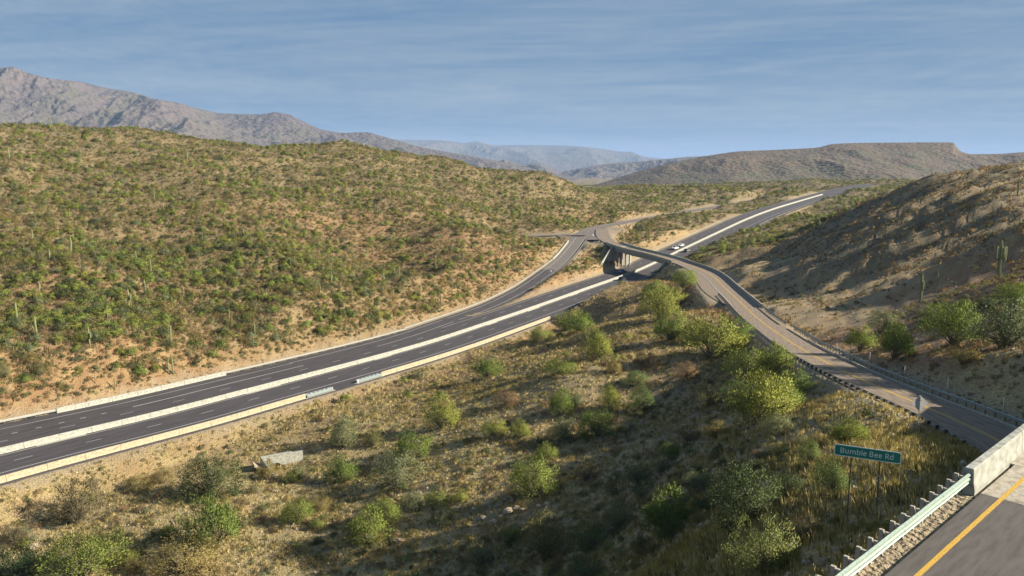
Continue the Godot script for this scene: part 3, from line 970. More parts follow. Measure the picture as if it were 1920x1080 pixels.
	# ---- the carriageway by the mast
	var nr := pavement("near_road", "brown-black carriageway with a yellow edge line running onto the bridge", near_road, 0, near_road.total(), -4.45, 5.4, mats.near_asphalt)
	part("yellow_edge_line", flat_ribbon(near_road, 0, near_road.total(), -3.78, -3.6, 0.012), mats.yellow_paint, nr)
	part("white_edge_line", flat_ribbon(near_road, 0, near_road.total(), 3.5, 3.66, 0.012), mats.white_paint, nr)
	for k in 14:
		part("lane_dash", flat_ribbon(near_road, 4.0 + k * 12.19, 7.05 + k * 12.19, -0.1, 0.05, 0.012), mats.white_paint, nr)

# ---------------------------------------------------------------- barriers and guard rails
func barrier(called: String, label: String, group: String, path: Path, s0: float, s1: float, o: float, prof: Array, m: Material, up := -0.03, seg_len := 6.1) -> Node3D:
	# a concrete barrier cast in lengths with open joints; prof is a closed outline (across, up), clockwise
	var at := path.off((s0 + s1) * 0.5, o)
	var root := thing(called, label, "barrier", at, 0.0, group)
	var n := maxi(1, int(round((s1 - s0) / seg_len)))
	for i in n:
		var a := lerpf(s0, s1, float(i) / n) + 0.028
		var b := lerpf(s0, s1, float(i + 1) / n) - 0.028
		var st := st_new()
		var tilt := Vector3(0, rng.randf_range(-0.012, 0.012), 0) + Vector3(0, up, 0)
		for k in 2:
			var q0 := lerpf(a, b, k * 0.5)
			var q1 := lerpf(a, b, k * 0.5 + 0.5)
			var p0 := path.off(q0, o) - at + tilt
			var p1 := path.off(q1, o) - at + tilt
			var r0 := path.right(q0)
			var r1 := path.right(q1)
			for j in prof.size():
				var e: Vector2 = prof[j]
				var f: Vector2 = prof[(j + 1) % prof.size()]
				quad(st, p0 + r0 * e.x + Vector3(0, e.y, 0), p0 + r0 * f.x + Vector3(0, f.y, 0), p1 + r1 * f.x + Vector3(0, f.y, 0), p1 + r1 * e.x + Vector3(0, e.y, 0))
			if k == 0:
				for j in range(1, prof.size() - 1):
					for e in [prof[0], prof[j + 1], prof[j]]:
						st.add_vertex(p0 + r0 * e.x + Vector3(0, e.y, 0))
			else:
				for j in range(1, prof.size() - 1):
					for e in [prof[0], prof[j], prof[j + 1]]:
						st.add_vertex(p1 + r1 * e.x + Vector3(0, e.y, 0))
		part("barrier_length", done(st), m, root)
	return root

func rail_strip(st: SurfaceTool, pts: Array, rights: Array, prof: Array, at: Vector3) -> void:
	for i in pts.size() - 1:
		for j in prof.size() - 1:
			var e: Vector2 = prof[j]
			var f: Vector2 = prof[j + 1]
			var p0: Vector3 = pts[i] - at
			var p1: Vector3 = pts[i + 1] - at
			quad(st, p0 + rights[i] * e.x + Vector3(0, e.y, 0), p0 + rights[i] * f.x + Vector3(0, f.y, 0), p1 + rights[i + 1] * f.x + Vector3(0, f.y, 0), p1 + rights[i + 1] * e.x + Vector3(0, e.y, 0))

const DEEP_BEAM := [Vector2(0.0, 0.86), Vector2(0.07, 0.82), Vector2(0.08, 0.74), Vector2(0.0, 0.68), Vector2(0.08, 0.62), Vector2(0.08, 0.54), Vector2(0.0, 0.48), Vector2(0.07, 0.42), Vector2(0.0, 0.36)]
const W_BEAM := [Vector2(0.0, 0.76), Vector2(0.075, 0.72), Vector2(0.08, 0.66), Vector2(0.0, 0.605), Vector2(0.08, 0.55), Vector2(0.075, 0.49), Vector2(0.0, 0.45)]

func guardrail(label: String, group: String, path: Path, s0: float, s1: float, o: float, face: float, spacing: float, m: Material, post_m: Material, block_m: Material, deep := 0.32, beam: Array = W_BEAM) -> Node3D:
	# face = +1 when the beam bulges towards the path's right
	var at := path.off((s0 + s1) * 0.5, o)
	var root := thing("guardrail", label, "guardrail", at, 0.0, group)
	var n := maxi(2, int(round((s1 - s0) / spacing)))
	var prof := []
	var inner := []
	for e in beam:
		prof.append(Vector2(e.x * face, e.y))
		inner.append(Vector2((e.x - 0.012) * face, e.y))
	inner.reverse()
	var closed := prof + inner + [prof[0]]
	if face < 0:
		closed.reverse()
	# beam lengths of two bays, lapped at the posts
	var i := 0
	while i < n:
		var e := mini(i + 2, n)
		var pts := []
		var rr := []
		for k in 3:
			var q := lerpf(s0, s1, lerpf(float(i), float(e), k * 0.5) / n)
			pts.append(path.off(q, o + 0.006 * face * (1 if (i / 2) % 2 == 0 else 0)))
			rr.append(path.right(q))
		var st := st_new()
		rail_strip(st, pts, rr, closed, at)
		part("beam", done(st), m, root)
		i = e
	var bm := BoxMesh.new()
	bm.size = Vector3(0.1, 0.34, deep * 0.55)
	var pm := BoxMesh.new()
	pm.size = Vector3(0.11, 1.15, deep * 0.4)
	for k in n + 1:
		var q := lerpf(s0, s1, float(k) / n)
		var r := path.right(q)
		var turn := atan2(-r.z, r.x) + PI / 2.0
		var b := part("block", bm, block_m, root, path.off(q, o - face * (0.02 + deep * 0.275), 0.6) - at)
		b.rotation.y = turn
		var p := part("post", pm, post_m, root, path.off(q, o - face * (0.03 + deep * 0.81), 0.24) - at)
		p.rotation.y = turn
		p.rotation.x = rng.randf_range(-0.025, 0.025)
	return root

const JERSEY := [Vector2(-0.31, 0.0), Vector2(-0.31, 0.08), Vector2(-0.2, 0.33), Vector2(-0.125, 1.08), Vector2(-0.1, 1.1), Vector2(0.1, 1.1), Vector2(0.125, 1.08), Vector2(0.2, 0.33), Vector2(0.31, 0.08), Vector2(0.31, 0.0)]
const PARAPET := [Vector2(-0.2, -0.5), Vector2(-0.2, 1.0), Vector2(-0.17, 1.03), Vector2(0.13, 1.03), Vector2(0.16, 1.0), Vector2(0.2, 0.4), Vector2(0.26, 0.1), Vector2(0.26, -0.5)]

func mirrored(prof: Array) -> Array:
	var r := []
	for e in prof:
		r.push_front(Vector2(-e.x, e.y))
	return r

func crash_cushion(path: Path, s0: float, s1: float, o: float, nose_first: bool, label: String) -> void:
	var at := path.off((s0 + s1) * 0.5, o)
	var root := thing("crash_cushion", label, "crash cushion", at, 0.0, "steel crash cushions at the barrier gap")
	var n := 6
	for i in n:
		var a := lerpf(s0, s1, float(i) / n)
		var b := lerpf(s0, s1, float(i + 1) / n) + 0.12
		for sd in [-1.0, 1.0]:
			var st := st_new()
			var lap := 0.33 + 0.012 * (i if nose_first else n - i)
			var prof := []
			for e in [Vector2(lap, 0.86), Vector2(lap + 0.05, 0.8), Vector2(lap + 0.05, 0.68), Vector2(lap, 0.62), Vector2(lap + 0.05, 0.56), Vector2(lap + 0.05, 0.44), Vector2(lap, 0.38), Vector2(lap + 0.05, 0.32), Vector2(lap + 0.05, 0.2), Vector2(lap - 0.02, 0.15), Vector2(lap - 0.02, 0.86), Vector2(lap, 0.86)]:
				prof.append(Vector2(e.x * sd, e.y))
			if sd < 0:
				prof.reverse()
			rail_strip(st, [path.off(a, o), path.off(b, o)], [path.right(a), path.right(b)], prof, at)
			part("fender_panel", done(st), mats.blue_steel, root)
		var d := st_new()
		box(d, path.off(b - 0.2, o, 0.46) - at, Vector3(0.31, 0.4, 0.04), Basis(path.right(b), Vector3.UP, path.right(b).cross(Vector3.UP)))
		part("diaphragm", done(d), mats.steel, root)
	var ns := s0 if nose_first else s1
	var st2 := st_new()
	var pts := []
	var rad := []
	for k in 5:
		pts.append(path.off(ns, o, 0.12 + 0.17 * k) - at)
		rad.append(0.34)
	tube(st2, pts, rad, 12)
	part("nose", done(st2), mats.white_plastic, root)
	var pad := st_new()
	ribbon(pad, path, s0 - 0.8, s1 + 0.8, o - 0.7, o + 0.7, 0.05, 2.0)
	var pm := pad.commit()
	part("pad", pm, mats.apron, root, -at)

func build_barriers(hwy: Path, side: Path, ramp: Path, near_road: Path) -> void:
	barrier("concrete_barrier", "pale concrete median barrier between the two highway carriageways", "", hwy, at_of(hwy, -125, 67), at_of(hwy, 305, 765), 0.0, JERSEY, mats.concrete)
	var g := "warm concrete barriers along the near highway shoulder"
	var c0 := at_of(hwy, -58.9, 175.3)
	var c1 := at_of(hwy, -54.8, 181.9)
	var c2 := at_of(hwy, -49.8, 190.2)
	var c3 := at_of(hwy, -45.6, 196.9)
	barrier("concrete_barrier", "yellowish concrete shoulder barrier running down to the first crash cushion", g, hwy, at_of(hwy, -118, 78), c0, 14.2, JERSEY, mats.warm_concrete)
	barrier("concrete_barrier", "yellowish concrete shoulder barrier continuing past the gap towards the overpass", g, hwy, c3, at_of(hwy, 2, 275), 14.2, JERSEY, mats.warm_concrete)
	barrier("concrete_barrier", "pale concrete shoulder barrier climbing the highway beyond the overpass", g, hwy, at_of(hwy, 72, 392), at_of(hwy, 116, 455), 13.6, JERSEY, mats.warm_concrete)
	crash_cushion(hwy, c0 + 0.3, c1, 14.2, false, "blue-grey ribbed crash cushion ending the barrier before the gap")
	crash_cushion(hwy, c2, c3 - 0.3, 14.2, true, "blue-grey ribbed crash cushion with a white nose after the gap")
	barrier("concrete_barrier", "pale concrete barrier along the outer highway shoulder below the hillside", "", hwy, at_of(hwy, -79.4, 141.8), at_of(hwy, -57.4, 177.8), -18.0, JERSEY, mats.concrete)
	barrier("concrete_barrier", "pale concrete wall along the outer side of the slip road bend", "", ramp, at_of(ramp, 24.5, 373), at_of(ramp, 35.0, 410), -5.0, mirrored(PARAPET), mats.concrete)
	var sg := "steel guardrails on the hillside edge of the highway"
	guardrail("silver guardrail on the outer highway shoulder before the concrete barrier", sg, hwy, at_of(hwy, -112, 88), at_of(hwy, -79.4, 141.8) - 0.1, -18.0, 1.0, 1.905, mats.steel, mats.wood_post, mats.wood_post, 0.32, DEEP_BEAM)
	guardrail("silver guardrail on the outer highway shoulder beyond the concrete barrier", sg, hwy, at_of(hwy, -57.4, 177.8) + 0.1, at_of(hwy, -24, 232) + 7.0, -18.0, 1.0, 1.905, mats.steel, mats.wood_post, mats.wood_post, 0.32, DEEP_BEAM)
	guardrail("silver guardrail along the outer edge of the slip road", sg, ramp, at_of(ramp, -31, 248), at_of(ramp, 24.3, 372), -5.0, 1.0, 1.905, mats.steel, mats.wood_post, mats.wood_post, 0.32, DEEP_BEAM)
	guardrail("silver guardrail between the slip road and the tan embankment", "", ramp, at_of(ramp, 3, 320), at_of(ramp, 37, 416), 4.1, -1.0, 1.905, mats.steel, mats.wood_post, mats.wood_post)
	guardrail("silver guardrail on the far shoulder of the highway's upper stretch", "", hwy, at_of(hwy, 72, 388), at_of(hwy, 150, 500), -12.9, 1.0, 3.81, mats.steel, mats.wood_post, mats.wood_post)
	guardrail("silver guardrail lining the near shoulder of the highway's upper stretch", "", hwy, at_of(hwy, 122, 455), at_of(hwy, 240, 650), 15.0, -1.0, 3.81, mats.steel, mats.wood_post, mats.wood_post)
	# side road
	guardrail("guardrail with pale posts seen from behind along the gully side of the side road", "", side, at_of(side, 38.5, 53), at_of(side, 62.5, 224), -4.1, 1.0, 1.905, mats.steel, mats.pale_post, mats.dark_block, 0.44)
	barrier("concrete_barrier", "long grey concrete parapet on the flat's side of the side road bend", "", side, at_of(side, 59.5, 200), at_of(side, 77.5, 347), 4.0, mirrored(PARAPET), mats.grey_concrete)
	guardrail("short guardrail joining the end of the side road parapet", "rails on the flat's side of the side road", side, at_of(side, 54, 165), at_of(side, 59.4, 199), 4.0, -1.0, 1.905, mats.blue_steel, mats.wood_post, mats.wood_post)
	guardrail("blue-grey guardrail above the kerb running under the bridge", "rails on the flat's side of the side road", side, at_of(side, 38.5, 53), at_of(side, 53, 160), 4.3, -1.0, 1.905, mats.blue_steel, mats.wood_post, mats.wood_post)
	var kerb := [Vector2(-0.12, 0.0), Vector2(-0.1, 0.16), Vector2(0.1, 0.17), Vector2(0.14, 0.0)]
	var k := barrier("concrete_kerb", "low pale kerb at the foot of the blue-grey guardrail", "", side, at_of(side, 38.5, 53), at_of(side, 49.5, 140), 3.75, kerb, mats.concrete)
	k.set_meta("category", "kerb")
	# rail by the mast: close posts near the bridge parapet
	var s1 := at_of(near_road, 23.6, 26.9)
	var thrie := [Vector2(0.0, 0.84), Vector2(0.07, 0.8), Vector2(0.08, 0.73), Vector2(0.0, 0.67), Vector2(0.08, 0.61), Vector2(0.08, 0.54), Vector2(0.0, 0.48), Vector2(0.06, 0.42), Vector2(0.0, 0.36)]
	guardrail("pale green weathered deep-beam guardrail leading to the bridge parapet", "", near_road, s1 - 60.0, s1 + 0.35, -4.9, 1.0, 0.95, mats.green_steel, mats.pale_post, mats.pale_post, 0.4, thrie)

# ---------------------------------------------------------------- bridges
func slab_along(path: Path, s0: float, s1: float, o0: float, o1: float, top: float, bottom: float, at: Vector3, n := 4) -> ArrayMesh:
	var st := st_new()
	for i in n:
		var a := lerpf(s0, s1, float(i) / n)
		var b := lerpf(s0, s1, float(i + 1) / n)
		var v := []
		for q in [a, b]:
			for o in [o0, o1]:
				for u in [top, bottom]:
					v.append(path.off(q, o, u) - at)
		# v: a-o0-top, a-o0-bot, a-o1-top, a-o1-bot, b-...
		quad(st, v[0], v[4], v[6], v[2])
		quad(st, v[3], v[7], v[5], v[1])
		quad(st, v[4], v[0], v[1], v[5])
		quad(st, v[2], v[6], v[7], v[3])
		if i == 0:
			quad(st, v[0], v[2], v[3], v[1])
		if i == n - 1:
			quad(st, v[6], v[4], v[5], v[7])
	return done(st)

func build_overpass(hwy: Path, side: Path, a: float, b: float) -> void:
	var at := side.at((a + b) * 0.5)
	var root := thing("overpass_bridge", "concrete overpass with pale parapet carrying the side road over the highway", "bridge", at)
	part("deck", slab_along(side, a - 0.6, b + 0.6, -4.5, 4.5, -0.02, -0.3, at, 8), mats.grey_concrete, root)
	for o in [-3.6, -1.8, 0.0, 1.8, 3.6]:
		part("girder", slab_along(side, a - 0.2, b + 0.2, o - 0.3, o + 0.3, -0.3, -2.0, at, 8), mats.grey_concrete, root)
	var pr := st_new()
	for sgn in [-1.0, 1.0]:
		var st := st_new()
		var prof: Array = PARAPET if sgn < 0 else mirrored(PARAPET)
		var closed: Array = prof + [prof[0]]
		var pts := []
		var rr := []
		for i in 13:
			var q := lerpf(a - 6.0, b + 6.0, i / 12.0)
			pts.append(side.off(q, 4.3 * sgn))
			rr.append(side.right(q))
		rail_strip(st, pts, rr, closed, at)
		part("parapet", done(st), mats.concrete, root)
	for e in [[a, -1.0], [b, 1.0]]:
		var q: float = e[0]
		var c := side.at(q)
		var foot := -14.5
		part("abutment", slab_along(side, q - 0.8, q + 0.8, -4.7, 4.7, -0.32, foot, at, 1), mats.grey_concrete, root)
		for sgn in [-1.0, 1.0]:
			# wing walls slope down with the embankment; the long one runs beside the far carriageway
			var st := st_new()
			var long: bool = e[1] > 0.0 and sgn < 0.0
			var hd := hwy.dir(at_of(hwy, 52.0, 357.0))
			var d: Vector3 = Vector3(-hd.x, 0, -hd.z).normalized() if long else (side.right(q) * float(sgn) + side.dir(q) * float(e[1]) * 0.4).normalized()
			var ln := 17.0 if long else 4.5
			var w0: Vector3 = c + side.right(q) * float(sgn) * 4.5 - at
			var w1 := w0 + d * ln
			var th := d.cross(Vector3.UP) * 0.22
			var drop := 8.5 if long else 4.0
			var p := [w0 + Vector3(0, 0.4, 0) + th, w1 + Vector3(0, -drop, 0) + th, w1 + Vector3(0, -15, 0) + th, w0 + Vector3(0, -15, 0) + th]
			var z := []
			for v in p:
				z.append(v - th * 2.0)
			quad(st, p[0], p[1], p[2], p[3])
			quad(st, z[1], z[0], z[3], z[2])
			quad(st, z[0], z[1], p[1], p[0])
			quad(st, p[1], z[1], z[2], p[2])
			quad(st, z[0], p[0], p[3], z[3])
			part("wing_wall", done(st), mats.concrete, root)
	# a row of columns between the far carriageway and the abutment
	var hs := at_of(hwy, 53, 359)
	for k in 4:
		var p := side.off(b - 3.6, -3.6 + k * 2.4)
		var st := st_new()
		tube(st, [Vector3(p.x, p.y - 14.0, p.z) - at, Vector3(p.x, p.y - 2.5, p.z) - at], [0.42, 0.42], 14)
		part("column", done(st), mats.grey_concrete, root)
	part("pier_cap", slab_along(side, b - 4.2, b - 3.0, -4.4, 4.4, -2.0, -2.7, at, 1), mats.grey_concrete, root)

func build_near_bridge(path: Path, a: float, b: float) -> void:
	var at := path.at((a + b) * 0.5)
	var root := thing("road_bridge", "road bridge with cream concrete parapet spanning the side road", "bridge", at)
	var start := at_of(path, 23.6, 26.9)
	part("approach_slab", slab_along(path, start, a, -4.45, 5.35, 0.008, -0.3, at, 2), mats.slab_concrete, root)
	part("deck", slab_along(path, a + 0.05, b, -4.9, 5.8, 0.008, -0.3, at, 6), mats.slab_concrete, root)
	for o in [-4.0, -1.8, 0.4, 2.6, 4.8]:
		part("girder", slab_along(path, a + 0.3, b - 0.3, o - 0.3, o + 0.3, -0.3, -1.9, at, 6), mats.grey_concrete, root)
	for sgn in [-1.0, 1.0]:
		var o: float = -4.9 if sgn < 0 else 5.75
		var prof: Array = PARAPET if sgn < 0 else mirrored(PARAPET)
		var n := 9
		for i in n:
			var s0 := lerpf(start - 0.2, b + 4.0, float(i) / n) + 0.015
			var s1 := lerpf(start - 0.2, b + 4.0, float(i + 1) / n) - 0.015
			var st := st_new()
			rail_strip(st, [path.off(s0, o), path.off(s1, o)], [path.right(s0), path.right(s1)], prof + [prof[0]], at)
			for e in [[s0, true], [s1, false]]:
				for j in range(1, prof.size() - 1):
					var tri := [prof[0], prof[j + 1], prof[j]] if e[1] else [prof[0], prof[j], prof[j + 1]]
					for v in tri:
						st.add_vertex(path.off(e[0], o) + path.right(e[0]) * v.x + Vector3(0, v.y, 0) - at)
			part("parapet_length", done(st), mats.concrete, root)
	part("abutment", slab_along(path, a - 0.6, a + 0.6, -5.2, 6.0, -0.32, -11.0, at, 1), mats.grey_concrete, root)
	part("abutment", slab_along(path, b - 0.6, b + 0.6, -5.2, 6.0, -0.32, -11.0, at, 1), mats.grey_concrete, root)

# ---------------------------------------------------------------- signs, posts, culvert
func round_rect(w: float, h: float, r: float, z: float) -> PackedVector3Array:
	var o := PackedVector3Array()
	for c in [[w / 2 - r, h / 2 - r, 0.0], [-w / 2 + r, h / 2 - r, PI / 2], [-w / 2 + r, -h / 2 + r, PI], [w / 2 - r, -h / 2 + r, PI * 1.5]]:
		for k in 5:
			var g: float = c[2] + PI / 2 * k / 4.0
			o.append(Vector3(c[0] + r * cos(g), c[1] + r * sin(g), z))
	return o

func plate(rim: PackedVector3Array, thick: float) -> ArrayMesh:
	var st := st_new()
	var n := rim.size()
	var bk := Vector3(0, 0, -thick)
	for i in range(1, n - 1):
		st.set_smooth_group(-1)
		st.add_vertex(rim[0]); st.add_vertex(rim[i + 1]); st.add_vertex(rim[i])
		st.add_vertex(rim[0] + bk); st.add_vertex(rim[i] + bk); st.add_vertex(rim[i + 1] + bk)
	for i in n:
		var a := rim[i]
		var b := rim[(i + 1) % n]
		quad(st, a, b, b + bk, a + bk)
	return done(st)

func build_signs(side: Path, ramp: Path, near_road: Path) -> void:
	# street-name sign
	var lx := Vector3(0.906, 0, 0.423)
	var mid := Vector3(15.48, 0, -32.2)
	var root := thing("road_name_sign", "green road sign reading Bumble Bee Rd on two slim posts", "sign", Vector3(mid.x, -12.31, mid.z), atan2(-lx.z, lx.x))
	var w := 2.66
	var h := 0.52
	part("border", plate(round_rect(w, h, 0.1, 0.0), 0.012), mats.sign_white, root)
	part("panel", plate(round_rect(w - 0.07, h - 0.07, 0.075, 0.004), 0.006), mats.sign_green, root)
	var tm := TextMesh.new()
	var font := SystemFont.new()
	font.font_names = PackedStringArray(["Droid Sans"])
	font.font_weight = 500
	tm.font = font
	tm.text = "Bumble Bee Rd"
	tm.font_size = 36
	tm.pixel_size = 0.0087
	tm.depth = 0.006
	tm.curve_step = 2.0
	part("lettering", tm, mats.sign_white, root, Vector3(-0.02, 0.0, 0.01))
	for k in 2:
		var px := -0.62 if k == 0 else 0.52
		var p := root.position + lx * px
		var gy := ground(p.x, -p.z)
		var st := st_new()
		box(st, Vector3(px, (gy - root.position.y) * 0.5 - 0.1, -0.06), Vector3(0.028, absf(gy - root.position.y) * 0.5 + 0.35, 0.035))
		part("post", done(st), mats.rust_post, root)
	# warning sign seen from behind
	var dg := g3(33.6, 61.5)
	var d := thing("warning_sign", "diamond road sign seen from its grey back on a steel post", "sign", dg, 0.02)
	var rim := PackedVector3Array([Vector3(0.68, 0, 0), Vector3(0.03, 0.65, 0), Vector3(-0.03, 0.65, 0), Vector3(-0.68, 0, 0), Vector3(-0.03, -0.65, 0), Vector3(0.03, -0.65, 0)])
	part("panel", plate(rim, 0.006), mats.sign_back, d, Vector3(0, 2.05, -0.03))
	var st := st_new()
	box(st, Vector3(0, 1.2, 0), Vector3(0.03, 1.45, 0.025))
	part("post", done(st), mats.steel, d)
	var br := st_new()
	box(br, Vector3(0, 2.3, 0.0), Vector3(0.16, 0.025, 0.012))
	box(br, Vector3(0, 1.8, 0.0), Vector3(0.16, 0.025, 0.012))
	part("bracket", done(br), mats.steel, d)
	# slim marker posts
	for q in [[47.4, 72.0], [48.6, 83.6], [49.3, 94.4], [50.9, 107.2], [54.2, 126.0], [57.0, 144.5]]:
		var o := thing("marker_post", "slim white marker post behind the blue-grey guardrail", "marker post", g3(q[0], q[1]), 0.0, "white marker posts along the side road")
		var s := st_new()
		tube(s, [Vector3(0, -0.2, 0), Vector3(0, 0.55, 0), Vector3(0, 1.1, 0)], [0.05, 0.045, 0.05], 8)
		part("post", done(s), mats.white_plastic, o)
		var rb := st_new()
		tube(rb, [Vector3(0, 0.92, 0), Vector3(0, 1.06, 0)], [0.056, 0.056], 8)
		part("reflector", done(rb), mats.sign_back, o)
	# small signs by the slip road
	for q in [["small pale sign on a post beside the slip road guardrail", 17.5, 343.0, 0.5, 0.75, 2.6], ["small dark sign at the slip road junction's nose", 44.0, 418.0, 0.9, 0.7, 1.6], ["small sign post on the far side of the slip road", 62.0, 503.0, 0.6, 0.75, 2.4]]:
		var o := thing("small_sign", q[0], "sign", g3(q[1], q[2]), 0.2)
		part("panel", plate(round_rect(q[3], q[4], 0.05, 0.03), 0.01), mats.sign_back, o, Vector3(0, q[5], 0))
		var s := st_new()
		box(s, Vector3(0, q[5] * 0.5, 0), Vector3(0.03, q[5] * 0.5 + 0.3, 0.02))
		part("post", done(s), mats.steel, o)

func build_culvert() -> void:
	var at := g3(-41.6, 133.0)
	var root := thing("culvert_headwall", "pale concrete culvert headwall with a wing wall in the grassy bank", "culvert", Vector3(at.x, at.y + 0.35, at.z), 0.5)
	root.scale = Vector3.ONE * 1.3
	# headwall with a round opening, made from wedges round the hole
	var st := st_new()
	var hole := []
	var outer := []
	for k in 16:
		var g := TAU * k / 16.0
		hole.append(Vector3(-0.6 + 0.62 * cos(g), -0.35 + 0.62 * sin(g), 0))
		var ox := clampf(cos(g) * 9.0, -1.0, 1.0)
		var oy := clampf(sin(g) * 9.0, -1.0, 1.0)
		outer.append(Vector3(-0.6 + ox * 1.1 if absf(cos(g)) >= absf(sin(g)) else -0.6 + cos(g) / absf(sin(g)) * 1.1, -0.35 + oy * 1.75 if absf(sin(g)) >= absf(cos(g)) else -0.35 + sin(g) / absf(cos(g)) * 1.75, 0))
	for k in 16:
		var j := (k + 1) % 16
		quad(st, outer[k], outer[j], hole[j], hole[k])
		quad(st, hole[k], hole[j], hole[j] + Vector3(0, 0, -1.6), hole[k] + Vector3(0, 0, -1.6))
	box(st, Vector3(1.75, 0.05, -0.18), Vector3(1.25, 1.3, 0.18))
	box(st, Vector3(-2.2, 0.05, -0.18), Vector3(0.5, 1.3, 0.18))
	box(st, Vector3(-0.6, 1.42, -0.17), Vector3(2.1, 0.07, 0.2))
	part("headwall", done(st), mats.concrete, root)
	var wing := st_new()
	var p := [Vector3(-2.7, 1.45, 0.0), Vector3(-1.9, 0.2, 4.6), Vector3(-1.9, -1.2, 4.6), Vector3(-2.7, -1.2, 0.0)]
	var th := Vector3(0.3, 0, 0.06)
	quad(wing, p[1] + th, p[0] + th, p[3] + th, p[2] + th)
	quad(wing, p[0], p[1], p[2], p[3])
	quad(wing, p[0], p[0] + th, p[1] + th, p[1])
	quad(wing, p[1], p[1] + th, p[2] + th, p[2])
	part("wing_wall", done(wing), mats.concrete, root)
	var slab := st_new()
	box(slab, Vector3(-3.35, 0.55, 0.4), Vector3(0.55, 0.1, 0.9), Basis(Vector3(0, 0, 1), -0.5))
	part("side_slab", done(slab), mats.boulder, root)

# ---------------------------------------------------------------- vehicles
func vehicle(label: String, kind: String, body_m: Material, at: Vector3, fwd: Vector3, group := "") -> void:
	# x = across, +z = nose; the body is lofted from side profiles
	var root := thing("pickup_truck" if kind == "pickup" else "car", label, "truck" if kind == "pickup" else "car", at, atan2(fwd.x, fwd.z), group)
	var half := 0.95
	var low := [[-2.35, 0.45, 0.85], [-2.4, 0.75, 0.95], [-2.3, 1.0, 0.97], [0.9, 1.05, 0.97], [2.1, 0.95, 0.9], [2.35, 0.75, 0.86], [2.3, 0.42, 0.8]]
	var cab := [[-2.1, 1.02], [-1.75, 1.62], [0.1, 1.68], [0.95, 1.05]]
	if kind == "pickup":
		low = [[-2.8, 0.55, 0.9], [-2.85, 0.85, 0.98], [-2.8, 1.15, 0.98], [1.2, 1.18, 0.98], [2.45, 1.08, 0.94], [2.7, 0.85, 0.9], [2.65, 0.5, 0.85]]
		cab = [[-0.9, 1.14], [-0.75, 1.86], [0.55, 1.9], [1.35, 1.16]]
	var st := st_new()
	var n := low.size()
	var floor_y := 0.36
	for i in n - 1:
		var a: Array = low[i]
		var b: Array = low[i + 1]
		quad(st, Vector3(-a[2], a[1], a[0]), Vector3(a[2], a[1], a[0]), Vector3(b[2], b[1], b[0]), Vector3(-b[2], b[1], b[0]))
		for sg in [-1.0, 1.0]:
			var p := [Vector3(a[2] * sg, a[1], a[0]), Vector3(b[2] * sg, b[1], b[0]), Vector3(b[2] * sg * 0.96, floor_y, b[0]), Vector3(a[2] * sg * 0.96, floor_y, a[0])]
			if sg > 0:
				quad(st, p[1], p[0], p[3], p[2])
			else:
				quad(st, p[0], p[1], p[2], p[3])
	quad(st, Vector3(-0.8, floor_y, 2.3), Vector3(0.8, floor_y, 2.3), Vector3(0.8, floor_y, -2.35), Vector3(-0.8, floor_y, -2.35))
	part("body", done(st), body_m, root)
	var ct := st_new()
	var gl := st_new()
	for i in 3:
		var a: Array = cab[i]
		var b: Array = cab[i + 1]
		var wa := half * (0.97 if i == 0 else 0.76)
		var wb := half * (0.97 if i == 2 else 0.76)
		var t := ct if i == 1 else gl
		quad(t, Vector3(-wa, a[1], a[0]), Vector3(wa, a[1], a[0]), Vector3(wb, b[1], b[0]), Vector3(-wb, b[1], b[0]))
	for sg in [-1.0, 1.0]:
		var v := []
		for i in 4:
			v.append(Vector3(sg * half * (0.97 if i == 0 or i == 3 else 0.76), cab[i][1], cab[i][0]))
		if sg > 0:
			quad(gl, v[2], v[1], v[0], v[3])
		else:
			quad(gl, v[1], v[2], v[3], v[0])
		# door pillar and roof edge in body colour
		var m0: Vector3 = (v[0] + v[3]) * 0.5 + Vector3(sg * 0.012, 0, 0.1)
		var m1: Vector3 = (v[1] + v[2]) * 0.5 + Vector3(sg * 0.012, 0, 0.1)
		tube(ct, [m0, m1], [0.05, 0.05], 5)
		tube(ct, [v[0], v[1], v[2], v[3]], [0.05, 0.05, 0.05, 0.05], 5)
	part("roof", done(ct), body_m, root)
	part("window", done(gl), mats.car_glass, root)
	if kind == "pickup":
		var bed := st_new()
		quad(bed, Vector3(-0.8, 1.19, -2.7), Vector3(0.8, 1.19, -2.7), Vector3(0.8, 1.19, -1.0), Vector3(-0.8, 1.19, -1.0))
		part("bed", done(bed), mats.tyre, root)
	var wz := [1.45, -1.45] if kind != "pickup" else [1.75, -1.75]
	for z in wz:
		for sg in [-1.0, 1.0]:
			var wt := st_new()
			tube(wt, [Vector3(-0.11, 0, 0), Vector3(0.11, 0, 0)], [0.36, 0.36], 18)
			for k in range(1, 17):
				var g0 := TAU * k / 18
			var wh := part("wheel", done(wt), mats.tyre, root, Vector3(sg * 0.86, 0.36, z))
			var rt := st_new()
			tube(rt, [Vector3(-0.02 * sg, 0, 0), Vector3(0.125 * sg, 0, 0)], [0.22, 0.2], 12)
			part("rim", done(rt), mats.rim, wh)
	for sg in [-1.0, 1.0]:
		var f: Array = low[n - 2]
		var l := st_new()
		box(l, Vector3(sg * 0.62, f[1] - 0.02, f[0]), Vector3(0.2, 0.08, 0.05))
		part("headlight", done(l), mats.lamp_clear, root)
		var r: Array = low[1]
		var tl := st_new()
		box(tl, Vector3(sg * 0.8, r[1] + 0.05, r[0]), Vector3(0.1, 0.14, 0.04))
		part("tail_light", done(tl), mats.lamp_red, root)

